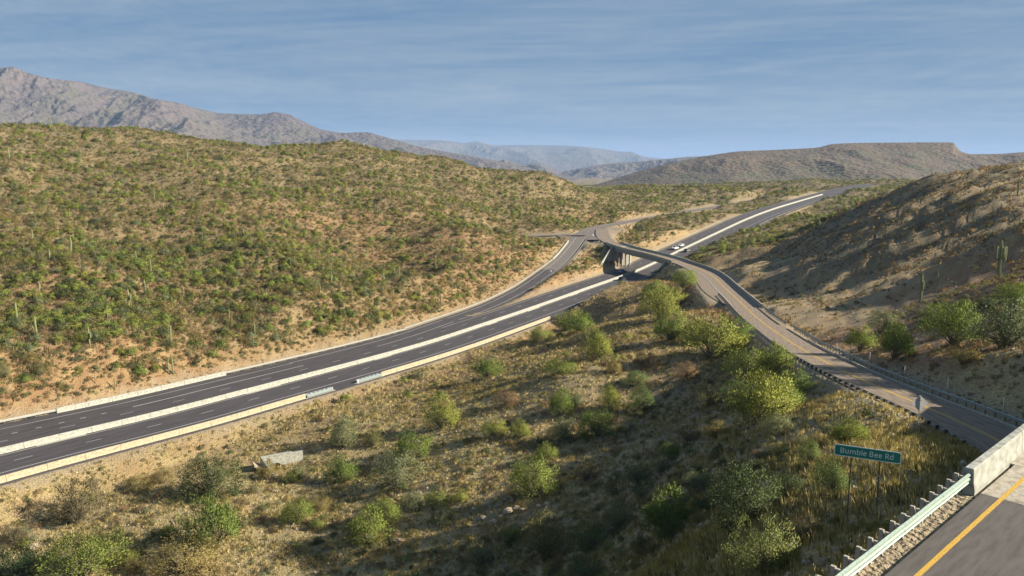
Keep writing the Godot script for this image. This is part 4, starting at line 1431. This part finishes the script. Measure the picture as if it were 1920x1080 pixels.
func build_vehicles(hwy: Path) -> void:
	for q in [["white pickup truck coming down the highway behind the overpass", "pickup", "paint_white_car", 92.0, 424.0, -4.6, -1.0], ["white car following the white pickup truck down the highway", "car", "paint_white_car", 97.0, 431.0, -4.7, -1.0],
			["dark car with white roof climbing the highway beyond the overpass", "car", "paint_grey_car", 90.0, 421.0, 4.0, 1.0], ["blue-grey pickup truck coming out from under the overpass", "pickup", "paint_blue_car", 57.5, 368.0, -5.0, -1.0],
			["black car heading for the overpass beside the median barrier", "car", "paint_dark_car", 45.5, 348.0, 3.6, 1.0]]:
		var s := at_of(hwy, q[3], q[4])
		vehicle(q[0], q[1], mats[q[2]], hwy.off(s, q[5], 0.01), hwy.dir(s) * q[6])

# ---------------------------------------------------------------- plants and stones
const SHRUB_AT := [
	[-32.0, 138.8, 6.8, 6.0, 2], [-26.0, 137.7, 4.2, 3.6, 3], [-13.4, 139.9, 7.6, 5.9, 0], [-6.0, 177.1, 8.2, 4.7, 0], [8.6, 130.7, 5.6, 4.7, 0], [17.2, 129.7, 4.8, 4.7, 0],
	[18.7, 212.8, 10.9, 5.6, 0], [18.0, 159.0, 8.0, 6.8, 0], [22.3, 137.7, 6.1, 3.1, 1], [22.4, 127.6, 5.9, 4.1, 1], [13.9, 119.0, 6.4, 4.3, 0], [8.4, 120.9, 5.4, 3.8, 2],
	[3.0, 99.6, 7.2, 5.6, 0], [-3.1, 127.9, 4.8, 3.1, 0], [1.4, 125.6, 4.0, 3.2, 0], [-18.5, 116.9, 9.5, 5.1, 2], [-28.9, 124.3, 6.7, 4.7, 0], [-17.4, 127.9, 8.6, 4.7, 0],
	[-41.1, 100.6, 9.1, 7.7, 0], [-48.0, 117.3, 10.4, 6.6, 4], [-62.4, 121.6, 5.1, 2.7, 3], [-59.1, 123.6, 4.2, 2.9, 3], [-19.5, 98.2, 7.9, 4.9, 0], [-18.0, 103.5, 5.7, 3.5, 0],
	[-55.1, 93.1, 10.2, 5.1, 0], [-64.3, 94.4, 8.9, 4.5, 4], [-42.3, 93.6, 11.7, 4.6, 3], [3.6, 81.1, 5.7, 4.7, 3], [7.9, 75.6, 5.3, 2.9, 1], [13.7, 64.0, 5.7, 4.3, 0],
	[13.2, 41.5, 4.3, 3.7, 4], [10.7, 30.6, 3.1, 2.5, 1], [16.5, 37.6, 2.5, 2.0, 1], [28.3, 84.7, 9.5, 6.1, 0], [38.5, 145.0, 12.7, 8.5, 0], [43.6, 148.5, 8.6, 5.9, 0],
	[38.1, 158.7, 6.8, 5.0, 0], [36.1, 95.5, 5.2, 3.8, 0], [31.9, 88.7, 5.3, 3.9, 0], [31.7, 104.5, 4.8, 3.6, 1], [46.8, 252.7, 10.6, 6.3, 0], [51.0, 238.5, 8.4, 6.0, 0],
	[35.8, 114.3, 7.7, 5.3, 0], [38.8, 110.3, 6.2, 4.6, 0], [38.0, 193.0, 11.1, 8.2, 0], [34.1, 162.2, 8.3, 6.3, 0], [57.7, 258.3, 9.4, 6.5, 0], [7.8, 221.5, 7.7, 4.2, 0],
	[20.6, 265.7, 11.0, 5.8, 0], [57.2, 97.6, 8.7, 5.6, 0], [57.9, 88.7, 8.3, 5.8, 2], [51.8, 101.8, 6.2, 5.0, 0], [53.5, 115.9, 4.9, 4.1, 0], [66.2, 133.9, 6.4, 3.7, 2],
	[52.1, 87.0, 3.8, 2.4, 3], [70.6, 107.0, 5.4, 4.1, 0], [71.6, 130.7, 4.1, 2.4, 2], [9.2, 80.8, 3.7, 1.9, 3], [-3.7, 84.4, 3.9, 2.7, 2], [-31.7, 108.3, 5.0, 3.7, 0],
	[-42.2, 126.3, 4.5, 3.7, 3], [-36.7, 126.3, 3.8, 2.8, 2], [-9.5, 99.4, 3.7, 2.8, 2], [-14.3, 105.5, 4.0, 2.8, 2], [-29.5, 112.3, 4.0, 2.7, 3], [-64.8, 109.2, 8.4, 6.8, 5],
	[-70.4, 102.8, 4.0, 3.1, 5], [9.5, 148.8, 7.3, 2.6, 0], [19.3, 143.0, 4.0, 2.5, 3], [26.4, 146.2, 5.8, 3.3, 5], [23.1, 97.2, 4.3, 2.0, 5], [10.2, 100.6, 4.4, 2.6, 5],
	[-1.0, 142.1, 6.0, 3.2, 5], [13.2, 32.7, 1.8, 1.0, 5], [14.7, 29.5, 1.1, 0.5, 6], [14.7, 27.9, 1.2, 0.6, 6], [22.2, 54.9, 2.1, 1.8, 1], [16.2, 42.9, 2.0, 1.5, 4],
	[29.3, 111.0, 5.7, 3.4, 3], [31.8, 135.8, 5.9, 3.1, 5],
]
const SAGUARO_AT := [
	[-123.8, 189.9, 5.6, 0], [-106.5, 169.5, 5.0, 0], [-96.1, 171.9, 4.5, 1], [-99.5, 186.9, 3.2, 0], [-81.9, 179.2, 3.8, 0], [-81.2, 179.9, 4.1, 0], [-91.7, 165.1, 2.1, 0], [-88.4, 166.8, 2.9, 0],
	[-25.8, 276.5, 4.6, 0], [-50.7, 230.5, 2.4, 0], [-52.2, 248.7, 4.2, 0], [-46.1, 275.4, 5.0, 1], [-31.4, 315.5, 6.1, 0], [-17.3, 297.7, 4.5, 0], [-20.8, 325.7, 4.4, 0], [-109.2, 231.9, 4.2, 0],
	[-61.7, 327.0, 4.1, 1], [-97.0, 225.5, 3.0, 0], [-75.0, 259.9, 2.9, 0], [-60.9, 242.3, 3.1, 0], [-126.5, 204.5, 3.6, 1], [-80.0, 215.0, 3.2, 0], [-74.8, 232.4, 3.0, 0], [-124.4, 221.1, 2.8, 0],
	[-50.4, 365.0, 3.5, 0], [-92.6, 335.6, 3.3, 0], [-80.3, 331.6, 3.2, 0], [-17.5, 424.0, 3.5, 0], [6.7, 386.0, 3.7, 0], [-161.6, 279.3, 2.6, 0], [-115.6, 288.3, 2.7, 0], [95.5, 150.3, 7.5, 2],
	[81.0, 151.2, 6.1, 1], [91.6, 164.8, 2.8, 0], [76.0, 427.4, 8.3, 1], [118.1, 297.7, 4.8, 1], [101.3, 365.0, 4.1, 0], [139.9, 215.4, 4.9, 0], [-4.6, 329.0, 3.6, 0], [-34.3, 272.1, 3.4, 0],
]
const BOULDER_AT := [
	[-2.4, 94.4, 0.57], [-0.4, 96.3, 0.74], [0.6, 96.7, 0.50], [4.5, 94.9, 0.49], [-3.9, 98.0, 0.42], [1.4, 95.3, 0.37], [-14.9, 96.5, 0.58], [-1.4, 95.9, 0.37],
	[-67.5, 102.0, 0.70], [3.5, 94.9, 0.41], [24.7, 106.8, 0.37], [27.3, 105.8, 0.32],
]

# palo verde, green shrub, mesquite, creosote, dark shrub, dry brush, straw bush: linear leaf colours
const LEAF := [Vector3(0.215, 0.26, 0.065), Vector3(0.18, 0.225, 0.08), Vector3(0.2, 0.22, 0.115), Vector3(0.235, 0.215, 0.08), Vector3(0.085, 0.115, 0.05), Vector3(0.22, 0.17, 0.1), Vector3(0.4, 0.33, 0.1)]
const KIND_NAME := ["palo_verde", "green_shrub", "mesquite", "creosote_bush", "dark_shrub", "dry_brush", "straw_bush"]
const KIND_WORDS := ["yellow-green palo verde", "fresh green shrub", "grey-green mesquite", "olive creosote bush", "dark green shrub", "brown dry brush", "straw-yellow bush"]
var crowns := []   # [kind][variant] near crowns
var stems := []
var far_crowns := []
var leaf_mats := []

func rnd_dir(r: RandomNumberGenerator) -> Vector3:
	var v := Vector3(r.randfn(), r.randfn(), r.randfn())
	return v.normalized()

func crown_mesh(seed_: int, clumps: int, per: int, broom: float, leaf: float, spread: float, low: float) -> Array:
	# a crown about 2 wide and 1.3 high on the ground, made of sprays of small leaves at the ends of bent stems
	var r := RandomNumberGenerator.new()
	r.seed = seed_
	var v := PackedVector3Array()
	var nn := PackedVector3Array()
	var c := PackedColorArray()
	var wood := st_new()
	var mid := Vector3(0, 0.45, 0)
	var lob := []
	for k in 4:
		lob.append(Vector4(r.randf() * TAU, r.randf_range(0.75, 1.12), r.randf_range(0.7, 1.15), 0))
	for k in clumps:
		var az := r.randf() * TAU
		var el := asin(r.randf_range(low, 1.0))
		var rad := pow(r.randf(), 0.4)
		var lobe := 0.0
		for q in lob:
			lobe = maxf(lobe, q.y * maxf(0.0, cos(az - q.x)))
		rad *= 0.62 + 0.42 * lobe
		var o := Vector3(cos(az) * cos(el) * rad, maxf(0.07, 0.42 + sin(el) * rad * 0.85), sin(az) * cos(el) * rad)
		if k % 3 == 0:
			var b := Vector3(r.randf_range(-0.06, 0.06), -0.08, r.randf_range(-0.06, 0.06))
			var bend := Vector3(o.x * 0.35, o.y * 0.5, o.z * 0.35) + rnd_dir(r) * 0.07
			tube(wood, [b, bend, o], [0.028, 0.017, 0.005], 4)
		var dirc := (o - mid + Vector3(0, 0.25, 0)).normalized()
		var shade := r.randf_range(0.78, 1.2)
		for j in per:
			var p := o + rnd_dir(r) * spread * pow(r.randf(), 0.5)
			if p.y < 0.01:
				p.y = r.randf_range(0.01, 0.1)
			var outw := (p - mid).normalized()
			var t := (dirc * broom + rnd_dir(r) * (1.0 - broom * 0.5) + Vector3(0, 0.35 * broom, 0)).normalized()
			var u := t.cross(rnd_dir(r)).normalized()
			var l := leaf * r.randf_range(0.6, 1.5)
			var wdt := leaf * r.randf_range(0.16, 0.4) * (1.6 - broom)
			var a0 := p - u * wdt
			var b0 := p + u * wdt
			var c0 := p + t * l
			var g := (b0 - a0).cross(c0 - a0)
			var out2 := (outw + rnd_dir(r) * 0.75 + Vector3(0, 0.2, 0)).normalized()
			# clockwise in front
			if g.dot(out2) > 0.0:
				v.append_array(PackedVector3Array([a0, c0, b0]))
			else:
				v.append_array(PackedVector3Array([a0, b0, c0]))
			nn.append_array(PackedVector3Array([out2, out2, out2]))
			var sh := shade * r.randf_range(0.8, 1.2)
			var col := Color(sh * r.randf_range(0.92, 1.1), sh, sh * r.randf_range(0.85, 1.1))
			c.append_array(PackedColorArray([col, col, col]))
	var arr := []
	arr.resize(Mesh.ARRAY_MAX)
	arr[Mesh.ARRAY_VERTEX] = v
	arr[Mesh.ARRAY_NORMAL] = nn
	arr[Mesh.ARRAY_COLOR] = c
	var me := ArrayMesh.new()
	me.add_surface_from_arrays(Mesh.PRIMITIVE_TRIANGLES, arr)
	return [me, done(wood)]

func leaf_mat(c: Vector3, called: String) -> StandardMaterial3D:
	var m := StandardMaterial3D.new()
	m.resource_name = called
	m.albedo_color = lin(c.x, c.y, c.z)
	m.vertex_color_use_as_albedo = true
	m.roughness = 0.85
	m.metallic_specular = 0.25
	m.cull_mode = BaseMaterial3D.CULL_DISABLED
	m.backlight_enabled = true
	m.backlight = Color(0.7, 0.7, 0.5)
	return m

const LANDMARKS := [[-41.6, 133.0, 13.0, "beside the culvert headwall"], [0.0, 94.0, 9.0, "beside the gully boulders"], [14.6, 31.3, 9.0, "beside the green road name sign"], [33.6, 61.5, 9.0, "by the diamond sign's post"], [-46.0, 171.0, 9.0, "by the crash cushions"], [58.0, 345.0, 28.0, "beside the overpass"], [-86.0, 147.0, 16.0, "behind the pale outer barrier"], [36.0, 425.0, 30.0, "around the slip road junction"]]
func where_words(x: float, d: float) -> String:
	for q in LANDMARKS:
		if Vector2(x - q[0], d - q[1]).length() < q[2]:
			return q[3]
	var hill := -0.853 * (x + 88.0) + 0.522 * (d - 127.0)   # metres beyond the median
	if x > 46.0 and d < 180.0:
		return "on the red ground across the side road" if d > 100.0 else "behind the blue-grey guardrail"
	if x > 30.0 and d < 240.0:
		return "against the side road's gully guardrail"
	if x > 6.0 and d < 140.0:
		return "on the shaded bank below the side road"
	if hill < 0.0 and d < 240.0:
		if hill > -32.0:
			return "along the near edge of the highway"
		return "in the gully between highway and bank" if x > -12.0 else "on the straw-coloured slope before the highway"
	if x < 60.0 and d < 700.0:
		return "at the foot of the hillside above the highway" if hill < 45.0 else "up on the hillside beyond the highway"
	return "on the flats beyond the overpass"

func shrub(kind: int, x: float, d: float, w: float, h: float) -> void:
	var size := "tall " if h > 4.2 else ("low " if h < 1.7 else "")
	var y := ground(x, d)
	var label: String = size + KIND_WORDS[kind] + " " + where_words(x, d)
	var o := thing(KIND_NAME[kind], label, "shrub", Vector3(x, y - 0.03, -d), rng.randf() * TAU, "desert shrubs: " + label)
	var k := rng.randi() % 4
	o.scale = Vector3(w * 0.5 * rng.randf_range(0.92, 1.08), h / 1.25, w * 0.5 * rng.randf_range(0.92, 1.08))
	part("stems", stems[kind][k], mats.bark, o)
	part("crown", crowns[kind][k], leaf_mats[kind][rng.randi() % 3], o)

func saguaro_body(pts: Array, radii: Array, ribs: int) -> ArrayMesh:
	var st := st_new()
	var sides := ribs * 2
	var rings := []
	for i in pts.size():
		var a: Vector3 = pts[maxi(i - 1, 0)]
		var b: Vector3 = pts[mini(i + 1, pts.size() - 1)]
		var t := (b - a).normalized()
		var u := t.cross(Vector3(0, 0.02, 1)).normalized()
		var w := t.cross(u)
		var ring := []
		for k in sides:
			var g := TAU * k / sides
			ring.append(pts[i] + (u * cos(g) + w * sin(g)) * radii[i] * (1.0 if k % 2 == 0 else 0.84))
		rings.append(ring)
	for i in pts.size() - 1:
		for k in sides:
			var j := (k + 1) % sides
			quad(st, rings[i + 1][k], rings[i + 1][j], rings[i][j], rings[i][k])
	return done(st)

func saguaro_variants() -> Array:
	var out := []
	var trunk := []
	var tr := []
	for i in 10:
		trunk.append(Vector3(0.01 * sin(i * 1.3), -0.04 + 1.04 * i / 9.0, 0.01 * cos(i)))
	for q in [0.036, 0.04, 0.043, 0.046, 0.047, 0.047, 0.046, 0.043, 0.034, 0.006]:
		tr.append(q)
	var body := saguaro_body(trunk, tr, 12)
	for vn in 3:
		var arms := []
		var spec := [] if vn == 0 else ([[0.42, 0.0, 0.3]] if vn == 1 else [[0.4, 0.3, 0.42], [0.46, 3.2, 0.36], [0.52, 1.7, 0.28]])
		for s in spec:
			var dv := Vector3(cos(s[1]), 0, sin(s[1]))
			var p := [Vector3(0, s[0], 0), dv * 0.06 + Vector3(0, s[0] - 0.005, 0), dv * 0.1 + Vector3(0, s[0] + 0.02, 0), dv * 0.115 + Vector3(0, s[0] + 0.08, 0), dv * 0.115 + Vector3(0, s[0] + s[2] * 0.6, 0), dv * 0.112 + Vector3(0, s[0] + s[2] * 0.92, 0), dv * 0.112 + Vector3(0, s[0] + s[2], 0)]
			arms.append(saguaro_body(p, [0.026, 0.028, 0.031, 0.033, 0.034, 0.028, 0.005], 9))
		out.append([body, arms])
	return out

func boulder_mesh(seed_: int) -> ArrayMesh:
	var r := RandomNumberGenerator.new()
	r.seed = seed_
	var n := FastNoiseLite.new()
	n.seed = seed_
	n.frequency = 0.9
	var st := st_new()
	var rows := 7
	var cols := 10
	var p := []
	for j in rows + 1:
		for i in cols:
			var th := PI * j / rows
			var ph := TAU * i / cols
			var d := Vector3(sin(th) * cos(ph), cos(th), sin(th) * sin(ph))
			var q := d * (1.0 + n.get_noise_3d(d.x * 1.6, d.y * 1.6, d.z * 1.6) * 0.75)
			q.y = clampf(q.y * 0.72, -0.5, 0.62)
			q.x = clampf(q.x, -0.95, 0.85)
			p.append(q)
	for j in rows:
		for i in cols:
			var k := (i + 1) % cols
			quad(st, p[j * cols + i], p[j * cols + k], p[(j + 1) * cols + k], p[(j + 1) * cols + i])
	return done(st)

func tuft_mesh(seed_: int, blades: int, wide: float, high: float) -> ArrayMesh:
	var r := RandomNumberGenerator.new()
	r.seed = seed_
	var v := PackedVector3Array()
	var nn := PackedVector3Array()
	var c := PackedColorArray()
	for k in blades:
		var az := r.randf() * TAU
		var b := Vector3(cos(az), 0, sin(az)) * wide * sqrt(r.randf())
		var tip := b * r.randf_range(1.1, 1.9) + Vector3(r.randf_range(-0.1, 0.1), high * r.randf_range(0.55, 1.1), r.randf_range(-0.1, 0.1))
		var s := Vector3(-sin(az), 0, cos(az)).rotated(Vector3.UP, r.randf_range(-1, 1)) * r.randf_range(0.025, 0.06)
		var n := (Vector3(cos(az), 0.9, sin(az)) + rnd_dir(r) * 0.5).normalized()
		var g := ((b + s) - (b - s)).cross(tip - (b - s))
		v.append_array(PackedVector3Array([b - s, tip, b + s]) if g.dot(n) > 0.0 else PackedVector3Array([b - s, b + s, tip]))
		nn.append_array(PackedVector3Array([n, n, n]))
		var sh := r.randf_range(0.75, 1.2)
		var col := Color(sh, sh * r.randf_range(0.94, 1.03), sh * r.randf_range(0.85, 1.05))
		c.append_array(PackedColorArray([col, col, col]))
	var arr := []
	arr.resize(Mesh.ARRAY_MAX)
	arr[Mesh.ARRAY_VERTEX] = v
	arr[Mesh.ARRAY_NORMAL] = nn
	arr[Mesh.ARRAY_COLOR] = c
	var me := ArrayMesh.new()
	me.add_surface_from_arrays(Mesh.PRIMITIVE_TRIANGLES, arr)
	return me

func spread(called: String, mesh: Mesh, m: Material, xf: Array, cols: Array, parent: Node) -> void:
	var mm := MultiMesh.new()
	mm.transform_format = MultiMesh.TRANSFORM_3D
	mm.use_colors = true
	mm.mesh = mesh
	mm.instance_count = xf.size()
	for i in xf.size():
		mm.set_instance_transform(i, xf[i])
		mm.set_instance_color(i, cols[i])
	var o := MultiMeshInstance3D.new()
	o.name = called
	o.multimesh = mm
	o.material_override = m
	parent.add_child(o, true)

func build_plants() -> void:
	mat("bark", lin(0.13, 0.11, 0.07), 0.95)
	var shape := [[0.85, 0.15, 0.2, -0.25], [0.7, 0.12, 0.17, -0.35], [0.55, 0.12, 0.2, -0.4], [0.6, 0.11, 0.18, -0.45], [0.4, 0.12, 0.2, -0.4], [0.8, 0.12, 0.17, -0.4], [0.9, 0.2, 0.2, -0.1]]
	for k in 7:
		var a := []
		var b := []
		var lm := []
		var s: Array = shape[k]
		for j in 4:
			var cm := crown_mesh(100 + k * 10 + j, 120, 64, s[0], s[1] * 0.36, s[2] * 1.05, s[3])
			a.append(cm[0])
			b.append(cm[1])
		for j in 3:
			var t: float = [0.85, 1.0, 1.14][j]
			var c: Vector3 = LEAF[k] * t
			lm.append(leaf_mat(Vector3(c.x * [0.9, 1.0, 1.12][j], c.y, c.z), KIND_NAME[k] + "_leaves"))
		crowns.append(a)
		stems.append(b)
		leaf_mats.append(lm)
	for q in SHRUB_AT:
		shrub(q[4], q[0], q[1], q[2], q[3])
	# scrub sown over the land: [x, d, size, kind]
	var sown := []
	var r := RandomNumberGenerator.new()
	r.seed = 77
	for i in 448000:
		var u := r.randf()
		var foot := i >= 430000   # a second, denser sowing on the lower hillside
		var d := 125.0 + 150.0 * u if foot else 60.0 + 1440.0 * pow(u, 1.05)
		var th := deg_to_rad(r.randf_range(-41.0, 0.0 if foot else 41.0))
		var x := d * tan(th)
		if r.randf() > (0.45 + 0.55 * smoothstep(-0.35, 0.2, noise_b.get_noise_2d(x * 1.3, d * 1.3 + 200.0))):
			continue
		var hill := -0.853 * (x + 88.0) + 0.522 * (d - 127.0)   # > 0 on the far side of the highway
		if foot and hill < 0.0:
			continue
		var big := r.randf() < (0.17 if foot else 0.14)
		if hill < 0.0 and d < 300.0 and x < 66.0 and r.randf() < (0.972 if big else 0.86):
			continue
		if x > 30.0 and d < 170.0 and r.randf() < (0.93 if big else 0.6):
			continue
		if x > 66.0 and x < 110.0 and d > 150.0 and d < 345.0 and (big or r.randf() < 0.85):
			continue
		if x >= 90.0 and d > 170.0 and d < 345.0 and (big or r.randf() < 0.5):
			continue
		if x > 20.0 and x < 66.0 and d > 190.0 and d < 340.0 and r.randf() < 0.8:
			continue
		if x > 46.0 and x < 70.0 and d > 120.0 and d < 320.0:
			continue
		var y := ground(x, d)
		if last_gap < (3.5 if big else 2.0):
			continue
		var kind := 0
		var kr := r.randf()
		var lush := noise_a.get_noise_2d(x * 1.6 + 50.0, d * 1.6)
		if lush < -0.12 and r.randf() < 0.25:
			continue
		if big:
			kind = 5 if lush < -0.05 and kr < 0.25 else kind
		if big and kind != 5:
			kind = 0 if kr < 0.5 else (2 if kr < 0.72 else (3 if kr < 0.88 else 4))
		else:
			kind = 3 if kr < 0.32 else (5 if kr < 0.62 else (2 if kr < 0.82 else (1 if kr < 0.9 else 4)))
		var size := r.randf_range(1.6, 3.6) if big else r.randf_range(0.5, 1.6)
		if d > 700.0:
			size *= 1.3
		if x >= 90.0 and d > 170.0 and d < 345.0:
			size *= 0.7
		sown.append([x, d, size, kind, y, size / d])
	sown.sort_custom(func(p, q): return p[5] > q[5])
	var left := 300 - SHRUB_AT.size()
	for i in left:
		var q: Array = sown[i]
		shrub(q[3], q[0], q[1], q[2] * 1.15, q[2] * r.randf_range(0.6, 0.85))
	var scrub := Node3D.new()
	scrub.name = "desert_scrub"
	add_child(scrub)
	tag(scrub, "low green, olive and brown scrub covering the desert slopes", "scrub", "", "stuff")
	var xf := []
	var cl := []
	for k in 14:
		xf.append([])
		cl.append([])
	for i in range(left, sown.size()):
		var q: Array = sown[i]
		var k: int = q[3]
		var slot: int = k * 2 + (i % 2)
		var b := Basis(Vector3.UP, r.randf() * TAU).scaled(Vector3(q[2] * 0.55, q[2] * r.randf_range(0.4, 0.62), q[2] * 0.55))
		xf[slot].append(Transform3D(b, Vector3(q[0], q[4] - 0.04, -q[1])))
		var t := r.randf_range(0.75, 1.25)
		var c: Vector3 = LEAF[k] * t
		cl[slot].append(Color(c.x * r.randf_range(0.9, 1.2), c.y, c.z))
	var white := leaf_mat(Vector3.ONE, "scrub_leaves")
	for k in 7:
		var s: Array = shape[k]
		for j in 2:
			if xf[k * 2 + j].size():
				var cm := crown_mesh(500 + k * 10 + j, 46, 18, s[0] * 0.8, s[1] * 0.95, s[2] * 1.2, s[3])
				spread(KIND_NAME[k] + "_scrub", cm[0], white, xf[k * 2 + j], cl[k * 2 + j], scrub)
	# dry grass
	var grass := Node3D.new()
	grass.name = "dry_grass"
	add_child(grass)
	tag(grass, "dry straw-coloured grass tufts covering banks and verges", "grass", "", "stuff")
	var gx := [[], [], []]
	var gc := [[], [], []]
	for i in 290000:
		var slope := i >= 190000   # low herbs between the shrubs of the far hillside
		var d := 150.0 + 520.0 * r.randf() if slope else 24.0 + 330.0 * r.randf()
		var x := d * tan(deg_to_rad(r.randf_range(-40.0, 12.0 if slope else 40.0)))
		var hill := -0.853 * (x + 88.0) + 0.522 * (d - 127.0)
		if x > 64.0 and d > 140.0 and d < 345.0 and x < 98.0 and r.randf() < 0.85:
			continue
		if x > 46.0 and d < 180.0 and r.randf() < 0.6:
			continue
		if slope and hill < 24.0:
			continue
		if hill > 0.0 and not slope and r.randf() < 0.6:
			continue
		if r.randf() > 0.3 + 0.7 * smoothstep(-0.3, 0.25, noise_c.get_noise_2d(x * 0.7 + 500.0, d * 0.7)):
			continue
		var y := ground(x, d)
		if last_gap < 0.7:
			continue
		var s := r.randf_range(0.35, 0.8) * (1.0 if d < 150.0 else 1.25) * (1.5 if slope else 1.0)
		var k := i % 3
		gx[k].append(Transform3D(Basis(Vector3.UP, r.randf() * TAU).scaled(Vector3(s, s * r.randf_range(0.6, 1.1), s)), Vector3(x, y - 0.02, -d)))
		var t := r.randf_range(0.7, 1.15)
		var c := Vector3(0.52, 0.43, 0.2)
		if slope:
			c = Vector3(0.25, 0.225, 0.1) if r.randf() < 0.6 else Vector3(0.3, 0.215, 0.12)
		elif r.randf() < 0.2:
			c = Vector3(0.22, 0.2, 0.09)
		elif x > 46.0 or hill > 0.0:
			c = Vector3(0.34, 0.23, 0.11)
		gc[k].append(Color(c.x * t, c.y * t, c.z * t))
	var gm := leaf_mat(Vector3.ONE, "grass_blades")
	for k in 3:
		spread("grass_tufts", tuft_mesh(40 + k, 26, 0.4, 0.8), gm, gx[k], gc[k], grass)
	# stones
	var stones := Node3D.new()
	stones.name = "loose_stones"
	add_child(stones)
	tag(stones, "loose small stones strewn over soil and road verges", "stones", "", "stuff")
	var sx := []
	var sc := []
	for i in 9000:
		var d := 22.0 + 240.0 * pow(r.randf(), 1.2)
		var x := d * tan(deg_to_rad(r.randf_range(-40.0, 40.0)))
		var y := ground(x, d)
		if last_gap < 0.05:
			continue
		var s := 0.06 + 0.22 * pow(r.randf(), 3.0)
		sx.append(Transform3D(Basis.from_euler(Vector3(r.randf(), r.randf() * TAU, r.randf())).scaled(Vector3(s, s, s)), Vector3(x, y + s * 0.2, -d)))
		var t := r.randf_range(0.6, 1.1)
		sc.append(Color(0.36 * t, 0.29 * t, 0.2 * t))
	var bm := boulder_mesh(3)
	var sm := StandardMaterial3D.new()
	sm.vertex_color_use_as_albedo = true
	sm.roughness = 0.95
	spread("pebbles", bm, sm, sx, sc, stones)
	# boulders in the gully
	var bs := [boulder_mesh(11), boulder_mesh(12), boulder_mesh(13), boulder_mesh(14)]
	var words := ["cream", "tan", "pale grey", "sandy", "weathered", "rounded", "flat", "split", "squat", "angular", "pitted", "whitish"]
	for i in BOULDER_AT.size():
		var q: Array = BOULDER_AT[i]
		var where := "in the stony gully bed" if q[0] > -6.0 and q[0] < 6.0 else ("on the shaded bank below the side road" if q[0] > 6.0 else "among the grass before the highway")
		var y := ground(q[0], q[1])
		var o := part("boulder", bs[i % 4], mats.boulder, self, Vector3(q[0], y + q[2] * 0.25, -q[1]))
		o.rotation.y = i * 1.3
		o.scale = Vector3.ONE * float(q[2])
		tag(o, "pale boulder lying " + where, "boulder", "boulders " + where)
	# saguaros
	mat("saguaro", lin(0.26, 0.28, 0.13), 0.8, noise_tex(0.03, 51, Color(0.6, 0.6, 0.55), Color(0.9, 0.9, 0.88), Color(1, 1, 1), 256), 0.8)
	var va := saguaro_variants()
	var cacti := SAGUARO_AT.duplicate()
	var tries := 0
	while cacti.size() < SAGUARO_AT.size() + 34 and tries < 900:
		tries += 1
		var d := 170.0 + 360.0 * r.randf()
		var x := d * tan(deg_to_rad(r.randf_range(-33.0, 2.0)))
		if -0.853 * (x + 88.0) + 0.522 * (d - 127.0) > 26.0:
			ground(x, d)
			if last_gap > 6.0:
				cacti.append([x, d, r.randf_range(3.0, 6.2), 0 if r.randf() < 0.7 else 1])
	for q in cacti:
		var y := ground(q[0], q[1])
		var vn: int = q[3]
		var tall := "tall " if q[2] > 5.0 else ("short " if q[2] < 3.5 else "")
		var label: String = tall + ["single-stem saguaro cactus ", "saguaro cactus with one raised arm ", "many-armed saguaro cactus "][vn] + where_words(q[0], q[1])
		var o := thing("saguaro", label, "cactus", Vector3(q[0], y, -q[1]), r.randf() * TAU if vn < 2 else 0.2, "saguaros: " + label)
		o.scale = Vector3.ONE * float(q[2])
		part("trunk", va[vn][0], mats.saguaro, o)
		for a in va[vn][1]:
			part("arm", a, mats.saguaro, o)
